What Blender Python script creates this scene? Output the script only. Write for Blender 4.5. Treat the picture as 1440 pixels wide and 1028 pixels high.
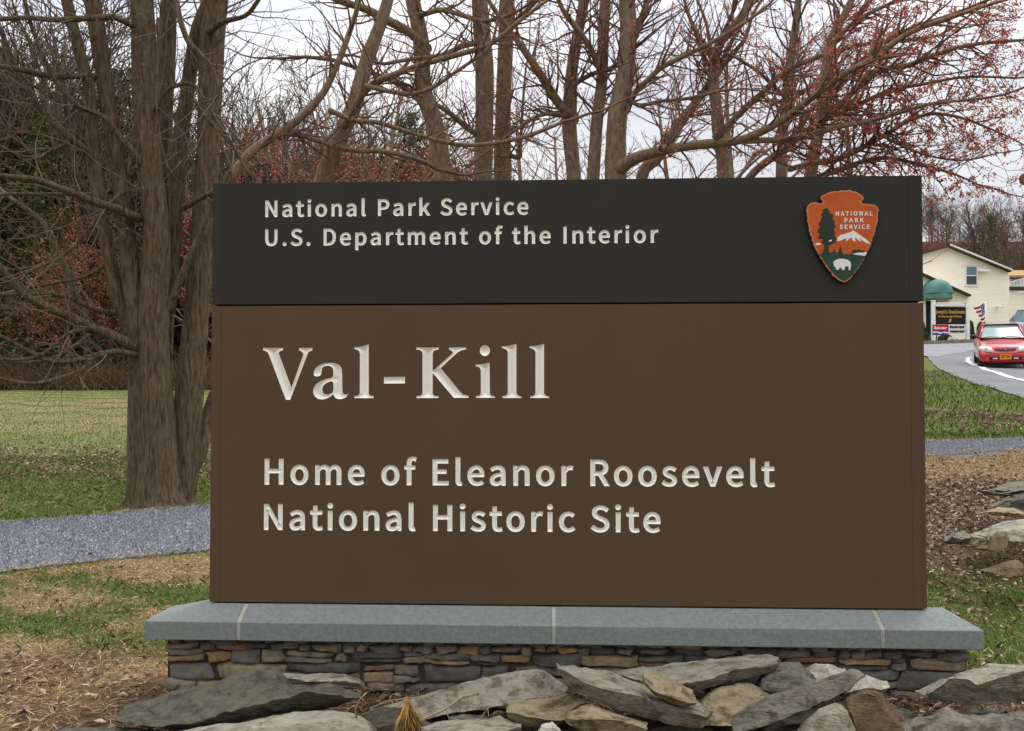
import bpy, bmesh, math, random
import numpy as np
from mathutils import Vector, Matrix, noise
from mathutils.geometry import delaunay_2d_cdt

for _o in list(bpy.data.objects):
    bpy.data.objects.remove(_o)
SC = bpy.context.scene
COL = SC.collection
rnd = random.Random(7)

# ---------------------------------------------------------------- camera
F = 1300.0                                   # focal length in photo pixels (1440 wide)
CAM = np.array([1.2322334, -3.2529872, 0.7588021])
PITCH, ROLL, YAW = 0.0259354, 0.0006094, 0.0476330


def cam_rows():
    c, s = math.cos(YAW), math.sin(YAW); A = np.array([[c, s, 0], [-s, c, 0], [0, 0, 1]])
    c, s = math.cos(PITCH), math.sin(PITCH); B = np.array([[1, 0, 0], [0, c, s], [0, -s, c]])
    c, s = math.cos(ROLL), math.sin(ROLL); D = np.array([[c, 0, -s], [0, 1, 0], [s, 0, c]])
    return D @ B @ A


RC = cam_rows()
cam_d = bpy.data.cameras.new('camera'); cam_d.sensor_width = 36.0; cam_d.lens = F / 1440 * 36
cam_d.clip_start = 0.05; cam_d.clip_end = 4000
cam_o = bpy.data.objects.new('camera', cam_d); COL.objects.link(cam_o)
M4 = Matrix.Identity(4)
for i in range(3):
    M4[i][0] = RC[0][i]; M4[i][1] = RC[2][i]; M4[i][2] = -RC[1][i]; M4[i][3] = CAM[i]
cam_o.matrix_world = M4
SC.camera = cam_o

# ---------------------------------------------------------------- world, sun, exposure
SUN_EL, SUN_AZ = math.radians(62), math.radians(48)   # azimuth from +Y towards +X (high, ahead to the right)
W = bpy.data.worlds.new('World'); SC.world = W; W.use_nodes = True
nt = W.node_tree; nt.nodes.clear()
n_out = nt.nodes.new('ShaderNodeOutputWorld'); n_bg = nt.nodes.new('ShaderNodeBackground')
n_bg.inputs['Strength'].default_value = 0.10
sky = nt.nodes.new('ShaderNodeTexSky'); sky.sky_type = 'NISHITA'; sky.sun_disc = False
sky.sun_elevation = SUN_EL; sky.sun_rotation = SUN_AZ
tc = nt.nodes.new('ShaderNodeTexCoord'); mp = nt.nodes.new('ShaderNodeMapping')
mp.inputs['Scale'].default_value = (1.0, 1.0, 2.6)
nz = nt.nodes.new('ShaderNodeTexNoise'); nz.inputs['Scale'].default_value = 3.2; nz.inputs['Detail'].default_value = 7
nz.inputs['Roughness'].default_value = 0.55
rp = nt.nodes.new('ShaderNodeValToRGB')
rp.color_ramp.elements[0].position = 0.36; rp.color_ramp.elements[0].color = (6.9, 7.25, 8.1, 1)
rp.color_ramp.elements[1].position = 0.56; rp.color_ramp.elements[1].color = (9.5, 9.55, 9.7, 1)
mx = nt.nodes.new('ShaderNodeMix'); mx.data_type = 'RGBA'; mx.inputs[0].default_value = 0.94
L = nt.links.new
L(tc.outputs['Generated'], mp.inputs[0]); L(mp.outputs[0], nz.inputs['Vector']); L(nz.outputs['Fac'], rp.inputs[0])
sx = nt.nodes.new('ShaderNodeSeparateXYZ'); L(tc.outputs['Generated'], sx.inputs[0])
zr = nt.nodes.new('ShaderNodeMapRange'); zr.inputs[1].default_value = 0.25; zr.inputs[2].default_value = 0.9; zr.inputs[3].default_value = 1.0; zr.inputs[4].default_value = 2.6
L(sx.outputs[2], zr.inputs[0])                 # an overcast sky is brightest overhead
vm = nt.nodes.new('ShaderNodeVectorMath'); vm.operation = 'SCALE'; L(rp.outputs[0], vm.inputs[0]); L(zr.outputs[0], vm.inputs['Scale'])
L(sky.outputs[0], mx.inputs[6]); L(vm.outputs[0], mx.inputs[7]); L(mx.outputs[2], n_bg.inputs['Color']); L(n_bg.outputs[0], n_out.inputs[0])
sun_d = bpy.data.lights.new('sun', 'SUN'); sun_d.energy = 1.25; sun_d.angle = math.radians(20); sun_d.color = (1.0, 0.95, 0.88)
sun_o = bpy.data.objects.new('sun', sun_d); COL.objects.link(sun_o)
sdir = Vector((math.sin(SUN_AZ) * math.cos(SUN_EL), math.cos(SUN_AZ) * math.cos(SUN_EL), math.sin(SUN_EL)))
sun_o.rotation_euler = sdir.to_track_quat('Z', 'Y').to_euler()
sun_o.location = (0, 0, 40)
SC.view_settings.view_transform = 'Standard'; SC.view_settings.look = 'None'
SC.view_settings.exposure = 0.0; SC.view_settings.gamma = 1.0
SC.render.engine = 'CYCLES'
SC.cycles.max_bounces = 6; SC.cycles.diffuse_bounces = 3

# ---------------------------------------------------------------- ray helpers (photo pixel + real depth -> place)


def at(px, py, Z):
    v = np.array([(px - 720) / F * Z, Z, -(py - 514) / F * Z])
    return CAM + RC.T @ v


def on_y(px, py, y):
    d = RC.T @ np.array([(px - 720) / F, 1, -(py - 514) / F]); t = (y - CAM[1]) / d[1]
    return CAM + d * t


FW = np.array([RC[1][0], RC[1][1], 0.0]); FW /= np.linalg.norm(FW)     # level forward
RT = np.array([FW[1], -FW[0], 0.0])                                     # level right

# ---------------------------------------------------------------- materials


def srgb(r, g, b):
    f = lambda c: (c / 255 / 12.92) if c / 255 <= 0.04045 else ((c / 255 + 0.055) / 1.055) ** 2.4
    return (f(r), f(g), f(b))


def mat(name, col, rough=0.8, col2=None, scale=8.0, detail=6.0, lo=0.35, hi=0.65, stretch=(1, 1, 1), bump=0.0,
        bump_scale=None, bump_dist=0.01, metallic=0.0, spec=0.3, island=None, coat=0.0, attr=None, bands=None, mottle=None):
    """procedural material: noise between col and col2, optional per-island colours, attribute tint, bump"""
    m = bpy.data.materials.new(name); m.use_nodes = True
    t = m.node_tree; b = t.nodes['Principled BSDF']; k = t.links.new
    b.inputs['Roughness'].default_value = rough; b.inputs['Metallic'].default_value = metallic
    b.inputs['Specular IOR Level'].default_value = spec
    if coat: b.inputs['Coat Weight'].default_value = coat; b.inputs['Coat Roughness'].default_value = 0.08
    tcn = t.nodes.new('ShaderNodeTexCoord'); mpn = t.nodes.new('ShaderNodeMapping'); mpn.inputs['Scale'].default_value = stretch
    k(tcn.outputs['Object'], mpn.inputs[0])
    cur = None
    if island:
        g = t.nodes.new('ShaderNodeNewGeometry'); r = t.nodes.new('ShaderNodeValToRGB')
        r.color_ramp.interpolation = 'LINEAR'
        els = r.color_ramp.elements
        while len(els) < len(island): els.new(0.5)
        for i, (p, c) in enumerate(island): els[i].position = p; els[i].color = (*c, 1)
        k(g.outputs['Random Per Island'], r.inputs[0]); cur = r.outputs[0]
    elif attr:
        a = t.nodes.new('ShaderNodeAttribute'); a.attribute_name = attr; cur = a.outputs['Color']
    if col2 is not None:
        n = t.nodes.new('ShaderNodeTexNoise'); n.inputs['Scale'].default_value = scale; n.inputs['Detail'].default_value = detail
        n.inputs['Roughness'].default_value = 0.62
        k(mpn.outputs[0], n.inputs['Vector'])
        r = t.nodes.new('ShaderNodeValToRGB'); r.color_ramp.elements[0].position = lo; r.color_ramp.elements[1].position = hi
        r.color_ramp.elements[0].color = (*col, 1); r.color_ramp.elements[1].color = (*col2, 1)
        k(n.outputs['Fac'], r.inputs[0])
        if cur is None: cur = r.outputs[0]
        else:
            mm = t.nodes.new('ShaderNodeMix'); mm.data_type = 'RGBA'; mm.blend_type = 'MULTIPLY'; mm.inputs[0].default_value = 1.0
            k(cur, mm.inputs[6]); k(r.outputs[0], mm.inputs[7]); cur = mm.outputs[2]
    if mottle:                       # (colour, scale, lo, hi): blotches of lichen, dirt or stain
        mc, ms, ml, mh = mottle
        n = t.nodes.new('ShaderNodeTexNoise'); n.inputs['Scale'].default_value = ms; n.inputs['Detail'].default_value = 8; n.inputs['Roughness'].default_value = 0.65
        k(tcn.outputs['Object'], n.inputs['Vector'])
        r = t.nodes.new('ShaderNodeMapRange'); r.inputs[1].default_value = ml; r.inputs[2].default_value = mh
        k(n.outputs['Fac'], r.inputs[0])
        mm = t.nodes.new('ShaderNodeMix'); mm.data_type = 'RGBA'; k(r.outputs[0], mm.inputs[0])
        if cur is None: mm.inputs[6].default_value = (*col, 1)
        else: k(cur, mm.inputs[6])
        mm.inputs[7].default_value = (*mc, 1); cur = mm.outputs[2]
    if cur is None: b.inputs['Base Color'].default_value = (*col, 1)
    else: k(cur, b.inputs['Base Color'])
    hgt = None
    if bands:                        # horizontal laps every `bands` metres (clapboards)
        sx = t.nodes.new('ShaderNodeSeparateXYZ'); k(tcn.outputs['Object'], sx.inputs[0])
        d = t.nodes.new('ShaderNodeMath'); d.operation = 'DIVIDE'; d.inputs[1].default_value = bands; k(sx.outputs[2], d.inputs[0])
        f = t.nodes.new('ShaderNodeMath'); f.operation = 'FRACT'; k(d.outputs[0], f.inputs[0]); hgt = f.outputs[0]
        bn = t.nodes.new('ShaderNodeBump'); bn.inputs['Strength'].default_value = 1.0; bn.inputs['Distance'].default_value = 0.015; bn.invert = True
        k(hgt, bn.inputs['Height']); k(bn.outputs[0], b.inputs['Normal'])
    if bump:
        n = t.nodes.new('ShaderNodeTexNoise'); n.inputs['Scale'].default_value = bump_scale or scale * 3; n.inputs['Detail'].default_value = 8
        n.inputs['Roughness'].default_value = 0.65
        k(mpn.outputs[0], n.inputs['Vector'])
        bn = t.nodes.new('ShaderNodeBump'); bn.inputs['Strength'].default_value = bump; bn.inputs['Distance'].default_value = bump_dist
        k(n.outputs['Fac'], bn.inputs['Height']); k(bn.outputs[0], b.inputs['Normal'])
    return m


MT = {}

# ---------------------------------------------------------------- mesh builder and object helpers


class MB:
    def __init__(s): s.v = []; s.f = []; s.mi = []

    def add(s, verts, faces, mi=0):
        o = len(s.v); s.v.extend([tuple(map(float, p)) for p in verts]); s.f.extend([tuple(i + o for i in f) for f in faces]); s.mi.extend([mi] * len(faces))

    def box(s, c, size, ax=None, mi=0):
        """box centred at c, size along RT/FW/up (or the axes in ax)"""
        ax = ax or (RT, FW, np.array([0, 0, 1.0])); c = np.array(c, float)
        vs = []
        for sx in (-.5, .5):
            for sy in (-.5, .5):
                for sz in (-.5, .5): vs.append(c + ax[0] * size[0] * sx + ax[1] * size[1] * sy + ax[2] * size[2] * sz)
        s.add(vs, [(0, 1, 3, 2), (4, 6, 7, 5), (0, 4, 5, 1), (2, 3, 7, 6), (0, 2, 6, 4), (1, 5, 7, 3)], mi)

    def prism(s, pts, vec, mi=0):
        """polygon of world points extruded along vec"""
        n = len(pts); vec = np.array(vec, float)
        s.add([np.array(p) for p in pts] + [np.array(p) + vec for p in pts],
              [tuple(range(n)), tuple(range(2 * n - 1, n - 1, -1))] + [((i + 1) % n, i, i + n, (i + 1) % n + n) for i in range(n)], mi)

    def tube(s, pts, rad, sides=6, cap=True, wob=0.0, seed=0, mi=0):
        n = len(pts); o = len(s.v)
        P = [Vector(p) for p in pts]; prev = None
        for i in range(n):
            tdir = (P[min(i + 1, n - 1)] - P[max(i - 1, 0)])
            if tdir.length < 1e-9: tdir = Vector((0, 0, 1))
            tdir.normalize()
            if prev is None:
                ref = Vector((1, 0, 0)) if abs(tdir.x) < 0.8 else Vector((0, 1, 0))
                u = tdir.cross(ref).normalized()
            else:
                u = prev - tdir * prev.dot(tdir)
                u = u.normalized() if u.length > 1e-6 else tdir.orthogonal().normalized()
            prev = u; w = tdir.cross(u); r = rad[i]
            for j in range(sides):
                a = 2 * math.pi * j / sides; rr = r
                if wob:
                    rr = r * (1 + wob * (noise.noise(Vector((math.cos(a) * 2.3, math.sin(a) * 2.3, P[i].z * 0.9 + seed)))
                                         + 0.5 * noise.noise(Vector((math.cos(a) * 6, math.sin(a) * 6, P[i].z * 2.2 + seed)))))
                q = P[i] + (u * math.cos(a) + w * math.sin(a)) * rr
                s.v.append((q.x, q.y, q.z))
        for i in range(n - 1):
            for j in range(sides):
                a = o + i * sides + j; b = o + i * sides + (j + 1) % sides
                s.f.append((a, b, b + sides, a + sides)); s.mi.append(mi)
        if cap:
            s.f.append(tuple(o + (n - 1) * sides + j for j in range(sides))); s.mi.append(mi)
            s.f.append(tuple(o + j for j in reversed(range(sides)))); s.mi.append(mi)

    def blob(s, c, r, squash=(1, 1, 1), mi=0):
        x, y, z = c; a, b, d = r * squash[0], r * squash[1], r * squash[2]
        s.add([(x + a, y, z), (x - a, y, z), (x, y + b, z), (x, y - b, z), (x, y, z + d), (x, y, z - d)],
              [(0, 2, 4), (2, 1, 4), (1, 3, 4), (3, 0, 4), (2, 0, 5), (1, 2, 5), (3, 1, 5), (0, 3, 5)], mi)


ORG = {}


def base(o):
    return ORG.get(o.name, (0, 0, 0))


def obj(name, mb, m, parent=None, smooth=False, bevel=0.0, sub=0):
    """one mesh object; vertices are given in world space, children get the place of their thing"""
    me = bpy.data.meshes.new(name)
    v = mb.v
    org = base(parent) if parent is not None else (0, 0, 0)
    if any(org): v = [(p[0] - org[0], p[1] - org[1], p[2] - org[2]) for p in v]
    me.from_pydata(v, [], mb.f)
    ms = m if isinstance(m, (list, tuple)) else [m]
    for q in ms: me.materials.append(q)
    if len(ms) > 1: me.polygons.foreach_set('material_index', mb.mi)
    if smooth: me.polygons.foreach_set('use_smooth', [True] * len(me.polygons))
    me.update()
    o = bpy.data.objects.new(name, me); COL.objects.link(o)
    if parent is not None: o.parent = parent; ORG[o.name] = org
    if bevel:
        b = o.modifiers.new('bevel', 'BEVEL'); b.width = bevel; b.segments = 2; b.limit_method = 'ANGLE'
    if sub:
        q = o.modifiers.new('sub', 'SUBSURF'); q.levels = sub; q.render_levels = sub
    return o


def tag(o, label, cat, group=None):
    o['label'] = label; o['category'] = cat
    if group: o['group'] = group
    return o


def thing(name, loc, label, cat, group=None):
    o = bpy.data.objects.new(name, None); o.empty_display_size = 0.1; COL.objects.link(o); o.location = [float(c) for c in loc]
    ORG[o.name] = tuple(float(c) for c in loc)
    return tag(o, label, cat, group)


def kind(o, k):
    o['kind'] = k; return o


def copy_tree(o, parent=None):
    c = o.copy(); COL.objects.link(c)
    if parent is not None: c.parent = parent
    for ch in list(o.children): copy_tree(ch, c)
    return c


def smoothstep(a, b, x):
    t = np.clip((x - a) / (b - a), 0, 1); return t * t * (3 - 2 * t)


# ---------------------------------------------------------------- the lie of the land
LZ = [0, 5, 8, 12, 20, 40, 60, 80, 120, 170, 240, 700]
LH = [-.30, -.30, -.29, -.26, -.10, .36, .74, 1.2, 9, 24, 33, 38]
RZ = [0, 3.8, 6, 8, 10, 11.3, 12.8, 16, 18, 20, 26, 31, 37, 45, 60, 80, 120, 170, 240, 700]
RH = [-.30, -.29, -.23, -.18, -.12, -.05, .05, .38, .56, .73, 1.2, 1.58, 2.1, 2.95, 3.6, 4.8, 14, 28, 37, 42]


def camxy(x, y):
    dx, dy = x - CAM[0], y - CAM[1]
    return dx * RT[0] + dy * RT[1], dx * FW[0] + dy * FW[1]


def ground(x, y):
    x = np.asarray(x, float); y = np.asarray(y, float)
    X, Z = camxy(x, y); r = np.hypot(X, Z)
    Zc = np.maximum(Z, r * 0.5)
    a = X / Zc
    s = smoothstep(0.0, 0.42, a)
    z = np.interp(Zc, LZ, LH) * (1 - s) + np.interp(Zc, RZ, RH) * s
    k = np.clip(Zc / 12, 0.25, 3)
    z = z + 0.012 * k * np.sin(x * 1.3 + 0.7 * y) * np.sin(y * 1.1 - 0.4 * x) + 0.006 * np.sin(x * 4.1 + 1) * np.sin(y * 3.7)
    return z


def gz(p): return float(ground(p[0], p[1]))


def on_ground(px, py):
    d = RC.T @ np.array([(px - 720) / F, 1, -(py - 514) / F]); t = 1.5
    for _ in range(4000):
        p = CAM + d * t
        if p[2] < ground(p[0], p[1]): break
        t *= 1.004
    return CAM + d * t


def foot(px, Z):
    p = at(px, 548, Z); p[2] = gz(p); return p
GLYPHS = {
'.': (379, "190,-18 224,-11 253,8 273,38 280,76 273,115 253,146 224,165 190,172 154,165 126,146 107,115 100,76 107,38 126,8 154,-11"),
'A': (829, "5,0 132,0 229,306 595,306 690,0 824,0 484,1000 344,1000;261,405 310,559 336,643 361,727 385,811 409,898 415,898 439,812 464,727 489,644 516,559 563,405"),
'C': (870, "514,-18 606,-8 687,20 758,65 821,126 752,206 702,158 648,123 587,100 520,93 391,121 293,203 230,333 209,503 231,672 296,799 395,879 524,907 585,900 638,881 686,851 729,813 797,895 747,941 684,980 609,1008 523,1018 346,982 206,880 113,717 79,499 112,282 203,119 341,17"),
'D': (939, "138,0 393,0 593,34 739,133 828,291 858,503 828,716 738,871 590,967 387,1000 138,1000;263,104 263,898 377,898 531,872 641,796 707,672 729,503 707,334 641,209 531,131 377,104"),
'E': (804, "138,0 729,0 729,108 263,108 263,472 643,472 643,580 263,580 263,894 714,894 714,1000 138,1000"),
'H': (993, "138,0 263,0 263,472 730,472 730,0 857,0 857,1000 730,1000 730,581 263,581 263,1000 138,1000"),
'I': (400, "138,0 263,0 263,1000 138,1000"),
'K': (881, "138,0 263,0 263,317 435,521 735,0 876,0 514,621 828,1000 685,1000 266,498 263,498 263,1000 138,1000"),
'L': (741, "138,0 701,0 701,108 263,108 263,1000 138,1000"),
'N': (986, "138,0 256,0 256,525 255,604 251,683 246,761 241,838 247,838 355,632 719,0 849,0 849,1000 729,1000 729,480 730,401 734,320 740,241 746,164 739,164 632,370 266,1000 138,1000"),
'O': (1012, "506,-18 679,19 814,123 902,287 933,503 902,719 814,881 679,982 506,1018 334,982 198,881 111,719 79,503 111,287 198,123 334,19;506,93 384,122 290,204 230,334 209,503 230,672 290,799 384,879 506,907 629,879 722,799 782,672 804,503 782,334 722,204 629,122"),
'P': (864, "138,0 263,0 263,398 428,398 579,417 695,473 770,569 797,707 770,845 694,935 576,985 423,1000 138,1000;263,501 263,898 407,898 522,888 605,857 655,798 671,707 655,614 608,550 527,513 412,501"),
'R': (866, "263,525 263,898 431,898 535,888 611,858 658,803 674,720 658,635 611,574 535,537 431,525;686,0 828,0 574,438 667,474 738,533 783,615 799,720 773,852 701,938 591,985 450,1000 138,1000 138,0 263,0 263,424 443,424"),
'S': (813, "415,-18 556,4 663,65 731,155 754,266 739,363 695,437 630,491 548,533 407,595 348,621 294,654 255,700 240,763 253,823 291,868 350,897 427,907 493,901 553,882 606,853 655,814 720,895 662,945 592,983 513,1009 427,1018 301,998 201,943 136,859 112,753 131,657 179,585 244,533 315,497 458,434 525,403 578,367 613,321 626,255 612,189 571,138 505,105 416,93 339,102 266,127 199,166 141,217 65,130 136,69 219,22 312,-7"),
'T': (817, "345,0 472,0 472,894 775,894 775,1000 42,1000 42,894 345,894"),
'U': (984, "492,-18 634,4 748,77 824,210 851,412 851,1000 730,1000 730,409 711,259 661,161 585,108 492,93 401,108 327,161 277,259 259,409 259,1000 134,1000 134,412 161,210 236,77 350,4"),
'V': (784, "321,0 467,0 784,1000 656,1000 495,458 471,374 448,293 425,213 398,128 393,128 367,213 343,293 320,374 296,458 134,1000 1,1000"),
'a': (768, "296,-18 363,-9 427,13 486,47 542,89 546,89 557,0 659,0 659,456 644,581 599,677 519,738 402,760 316,751 237,728 169,697 112,663 160,577 207,606 261,631 319,649 382,656 457,640 504,599 528,539 535,469 331,434 189,378 107,299 80,192 97,103 142,37 210,-4;332,83 280,90 238,110 211,147 201,201 218,266 274,318 377,358 535,386 535,180 482,138 433,108 383,89"),
'c': (696, "417,-18 483,-11 546,7 604,36 658,75 603,160 566,131 524,107 478,92 428,86 335,106 263,164 216,253 199,370 217,486 265,576 339,634 432,655 474,650 512,637 547,617 580,591 643,673 601,706 552,734 494,753 427,760 291,734 177,657 100,535 71,370 97,206 171,84 280,8"),
'e': (756, "426,-18 497,-12 560,4 617,28 668,57 625,141 582,116 538,97 491,86 439,82 343,100 267,152 216,234 194,341 693,341 695,356 697,373 698,392 698,412 679,556 622,665 529,735 402,760 279,733 173,655 99,533 71,370 99,206 174,84 287,8;192,430 217,528 265,600 330,645 405,660 483,645 541,601 577,529 589,430"),
'f': (443, "45,640 146,640 146,0 270,0 270,640 427,640 427,741 270,741 270,858 277,921 296,967 329,995 375,1004 395,1003 416,999 438,993 458,984 486,1080 458,1090 428,1097 396,1102 362,1104 266,1087 198,1038 159,961 146,859 146,741 45,734"),
'h': (828, "126,0 251,0 251,538 303,587 351,622 400,644 453,651 516,639 560,604 585,543 593,453 593,0 718,0 718,469 704,594 663,685 592,741 491,760 420,750 356,723 299,684 246,636 251,789 251,1086 126,1086"),
'i': (375, "126,0 251,0 251,741 126,741;188,894 222,899 248,916 265,943 271,977 265,1010 248,1035 222,1051 188,1057 155,1051 129,1035 112,1010 106,977 112,943 129,916 155,899"),
'k': (753, "126,0 248,0 248,195 387,357 604,0 739,0 460,442 707,741 568,741 254,351 248,351 248,1086 126,1086"),
'l': (387, "256,-18 280,-17 299,-14 315,-11 329,-7 311,89 302,87 296,86 290,86 285,86 272,89 261,98 254,115 251,139 251,1086 126,1086 126,147 133,77 156,25 197,-7"),
'm': (1263, "126,0 251,0 251,538 300,587 348,623 393,644 437,651 498,639 541,604 566,543 574,453 574,0 698,0 698,538 749,587 797,623 842,644 885,651 947,639 990,604 1015,543 1023,453 1023,0 1147,0 1147,469 1134,594 1092,685 1022,741 924,760 858,749 796,720 736,675 678,618 650,677 607,722 549,750 473,760 409,750 349,723 294,683 243,633 240,633 228,741 126,741"),
'n': (832, "126,0 251,0 251,538 303,587 351,622 400,644 453,651 516,639 560,604 585,543 593,453 593,0 718,0 718,469 704,594 663,685 592,741 491,760 420,750 355,723 297,683 243,633 240,633 228,741 126,741"),
'o': (827, "413,-18 543,8 653,84 728,206 756,370 728,535 653,657 543,734 413,760 283,734 174,657 99,535 71,370 99,206 174,84 283,8;413,86 326,106 258,164 215,253 199,370 215,486 258,576 326,634 413,655 501,634 569,576 613,486 629,370 613,253 569,164 501,106"),
'p': (846, "126,-312 251,-312 251,-61 247,68 298,31 349,4 401,-12 452,-18 573,9 676,87 747,212 774,382 754,538 698,657 605,733 479,760 415,751 354,728 296,695 243,655 240,655 228,741 126,741;431,87 391,91 347,104 300,128 251,164 251,554 303,597 353,629 401,648 447,655 538,635 599,580 633,493 644,381 628,258 584,165 516,107"),
'r': (529, "126,0 251,0 251,476 292,556 339,609 389,639 437,648 458,647 475,645 492,641 509,636 532,744 515,751 496,756 476,759 453,760 393,749 337,718 286,670 243,606 240,606 228,741 126,741"),
's': (638, "319,-18 435,0 519,47 571,117 588,202 568,291 516,352 444,394 363,427 303,451 252,477 217,510 203,555 212,597 237,631 280,654 341,663 388,658 431,644 471,623 509,598 569,675 522,708 468,735 406,753 340,760 231,744 151,699 102,632 85,550 104,468 153,409 223,367 300,336 361,312 415,282 454,244 469,195 460,150 433,113 388,88 323,79 261,86 205,104 153,132 104,168 44,85 101,44 168,11 242,-10"),
't': (514, "357,-18 393,-15 428,-9 462,0 495,10 471,104 451,96 429,89 407,85 386,83 332,93 297,120 277,165 271,225 271,640 473,640 473,741 271,741 271,950 168,950 154,741 37,734 37,640 147,640 147,229 158,128 194,50 258,0"),
'v': (711, "285,0 431,0 693,741 570,741 430,319 413,265 396,210 378,155 362,101 355,101 338,155 321,210 304,265 286,319 147,741 18,741"),
}

# ---------------------------------------------------------------- terrain sheet
def build_terrain():
    na, nr = 900, 210
    angs = np.concatenate([np.linspace(-math.pi, -0.75, 110, endpoint=False), np.linspace(-0.75, 0.75, na - 220, endpoint=False), np.linspace(0.75, math.pi, 110, endpoint=False)])
    rad = 0.6 * (700 / 0.6) ** (np.linspace(0, 1, nr))
    A, R = np.meshgrid(angs, rad, indexing='ij')
    x = CAM[0] + RT[0] * np.sin(A) * R + FW[0] * np.cos(A) * R; y = CAM[1] + RT[1] * np.sin(A) * R + FW[1] * np.cos(A) * R
    z = ground(x, y)
    X, Z = camxy(x, y)
    V = np.stack([x, y, z], -1).reshape(-1, 3)
    n = len(angs)
    i, j = np.meshgrid(np.arange(n), np.arange(nr - 1), indexing='ij'); i2 = (i + 1) % n
    Q = np.stack([i * nr + j, i * nr + j + 1, i2 * nr + j + 1, i2 * nr + j], -1).reshape(-1, 4)[:, ::-1]
    me = bpy.data.meshes.new('ground'); me.vertices.add(len(V) + 1); me.vertices.foreach_set('co', np.append(V, [[CAM[0], CAM[1], -.3]], 0).ravel())
    T = np.array([(len(V), i * nr, ((i + 1) % n) * nr) for i in range(n)])
    me.loops.add(Q.size + T.size); me.loops.foreach_set('vertex_index', np.concatenate([Q.ravel(), T[:, ::-1].ravel()]).astype(np.int32))
    me.polygons.add(len(Q) + len(T)); me.polygons.foreach_set('loop_start', np.concatenate([np.arange(len(Q)) * 4, Q.size + np.arange(len(T)) * 3]).astype(np.int32))
    me.update(calc_edges=True); me.validate()
    # what grows or lies where
    C = zone_colour(x.ravel(), y.ravel())
    C = np.append(C, C[:1], 0)
    at_ = me.color_attributes.new('zone', 'FLOAT_COLOR', 'POINT')
    at_.data.foreach_set('color', np.concatenate([C, np.ones((len(C), 1))], 1).ravel())
    me.polygons.foreach_set('use_smooth', [True] * len(me.polygons))
    o = bpy.data.objects.new('ground', me); COL.objects.link(o); kind(o, 'structure')
    me.materials.append(mat('ground_cover', (.62, .62, .62), .95, (1.4, 1.4, 1.4), scale=28, detail=12, lo=.36, hi=.64, bump=1.0, bump_scale=90, bump_dist=.02, attr='zone', spec=.1))
    return o


def vn(x, y, s, seed=0.0):
    """cheap smooth pseudo-noise 0..1"""
    x = x * s + seed; y = y * s - seed * 1.7
    v = (np.sin(x + 1.7 * np.sin(y * .9)) + np.sin(y * 1.3 + 1.4 * np.sin(x * 1.1 + 2)) + .6 * np.sin(2.3 * x - 1.9 * y + 1.5 * np.sin(x * 2.7))
         + .5 * np.sin(4.1 * y + 2.2 * x + np.sin(5 * x)))
    return np.clip(v / 5.2 + .5, 0, 1)


SOIL = np.array([.12, .070, .040]); STRAW = np.array([.30, .20, .10]); GREEN = np.array([.085, .135, .022]); FIELD = np.array([.15, .185, .06])
TAN = np.array([.27, .22, .105]); LITTER = np.array([.125, .082, .056]); WOODS = np.array([.045, .033, .022])


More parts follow.
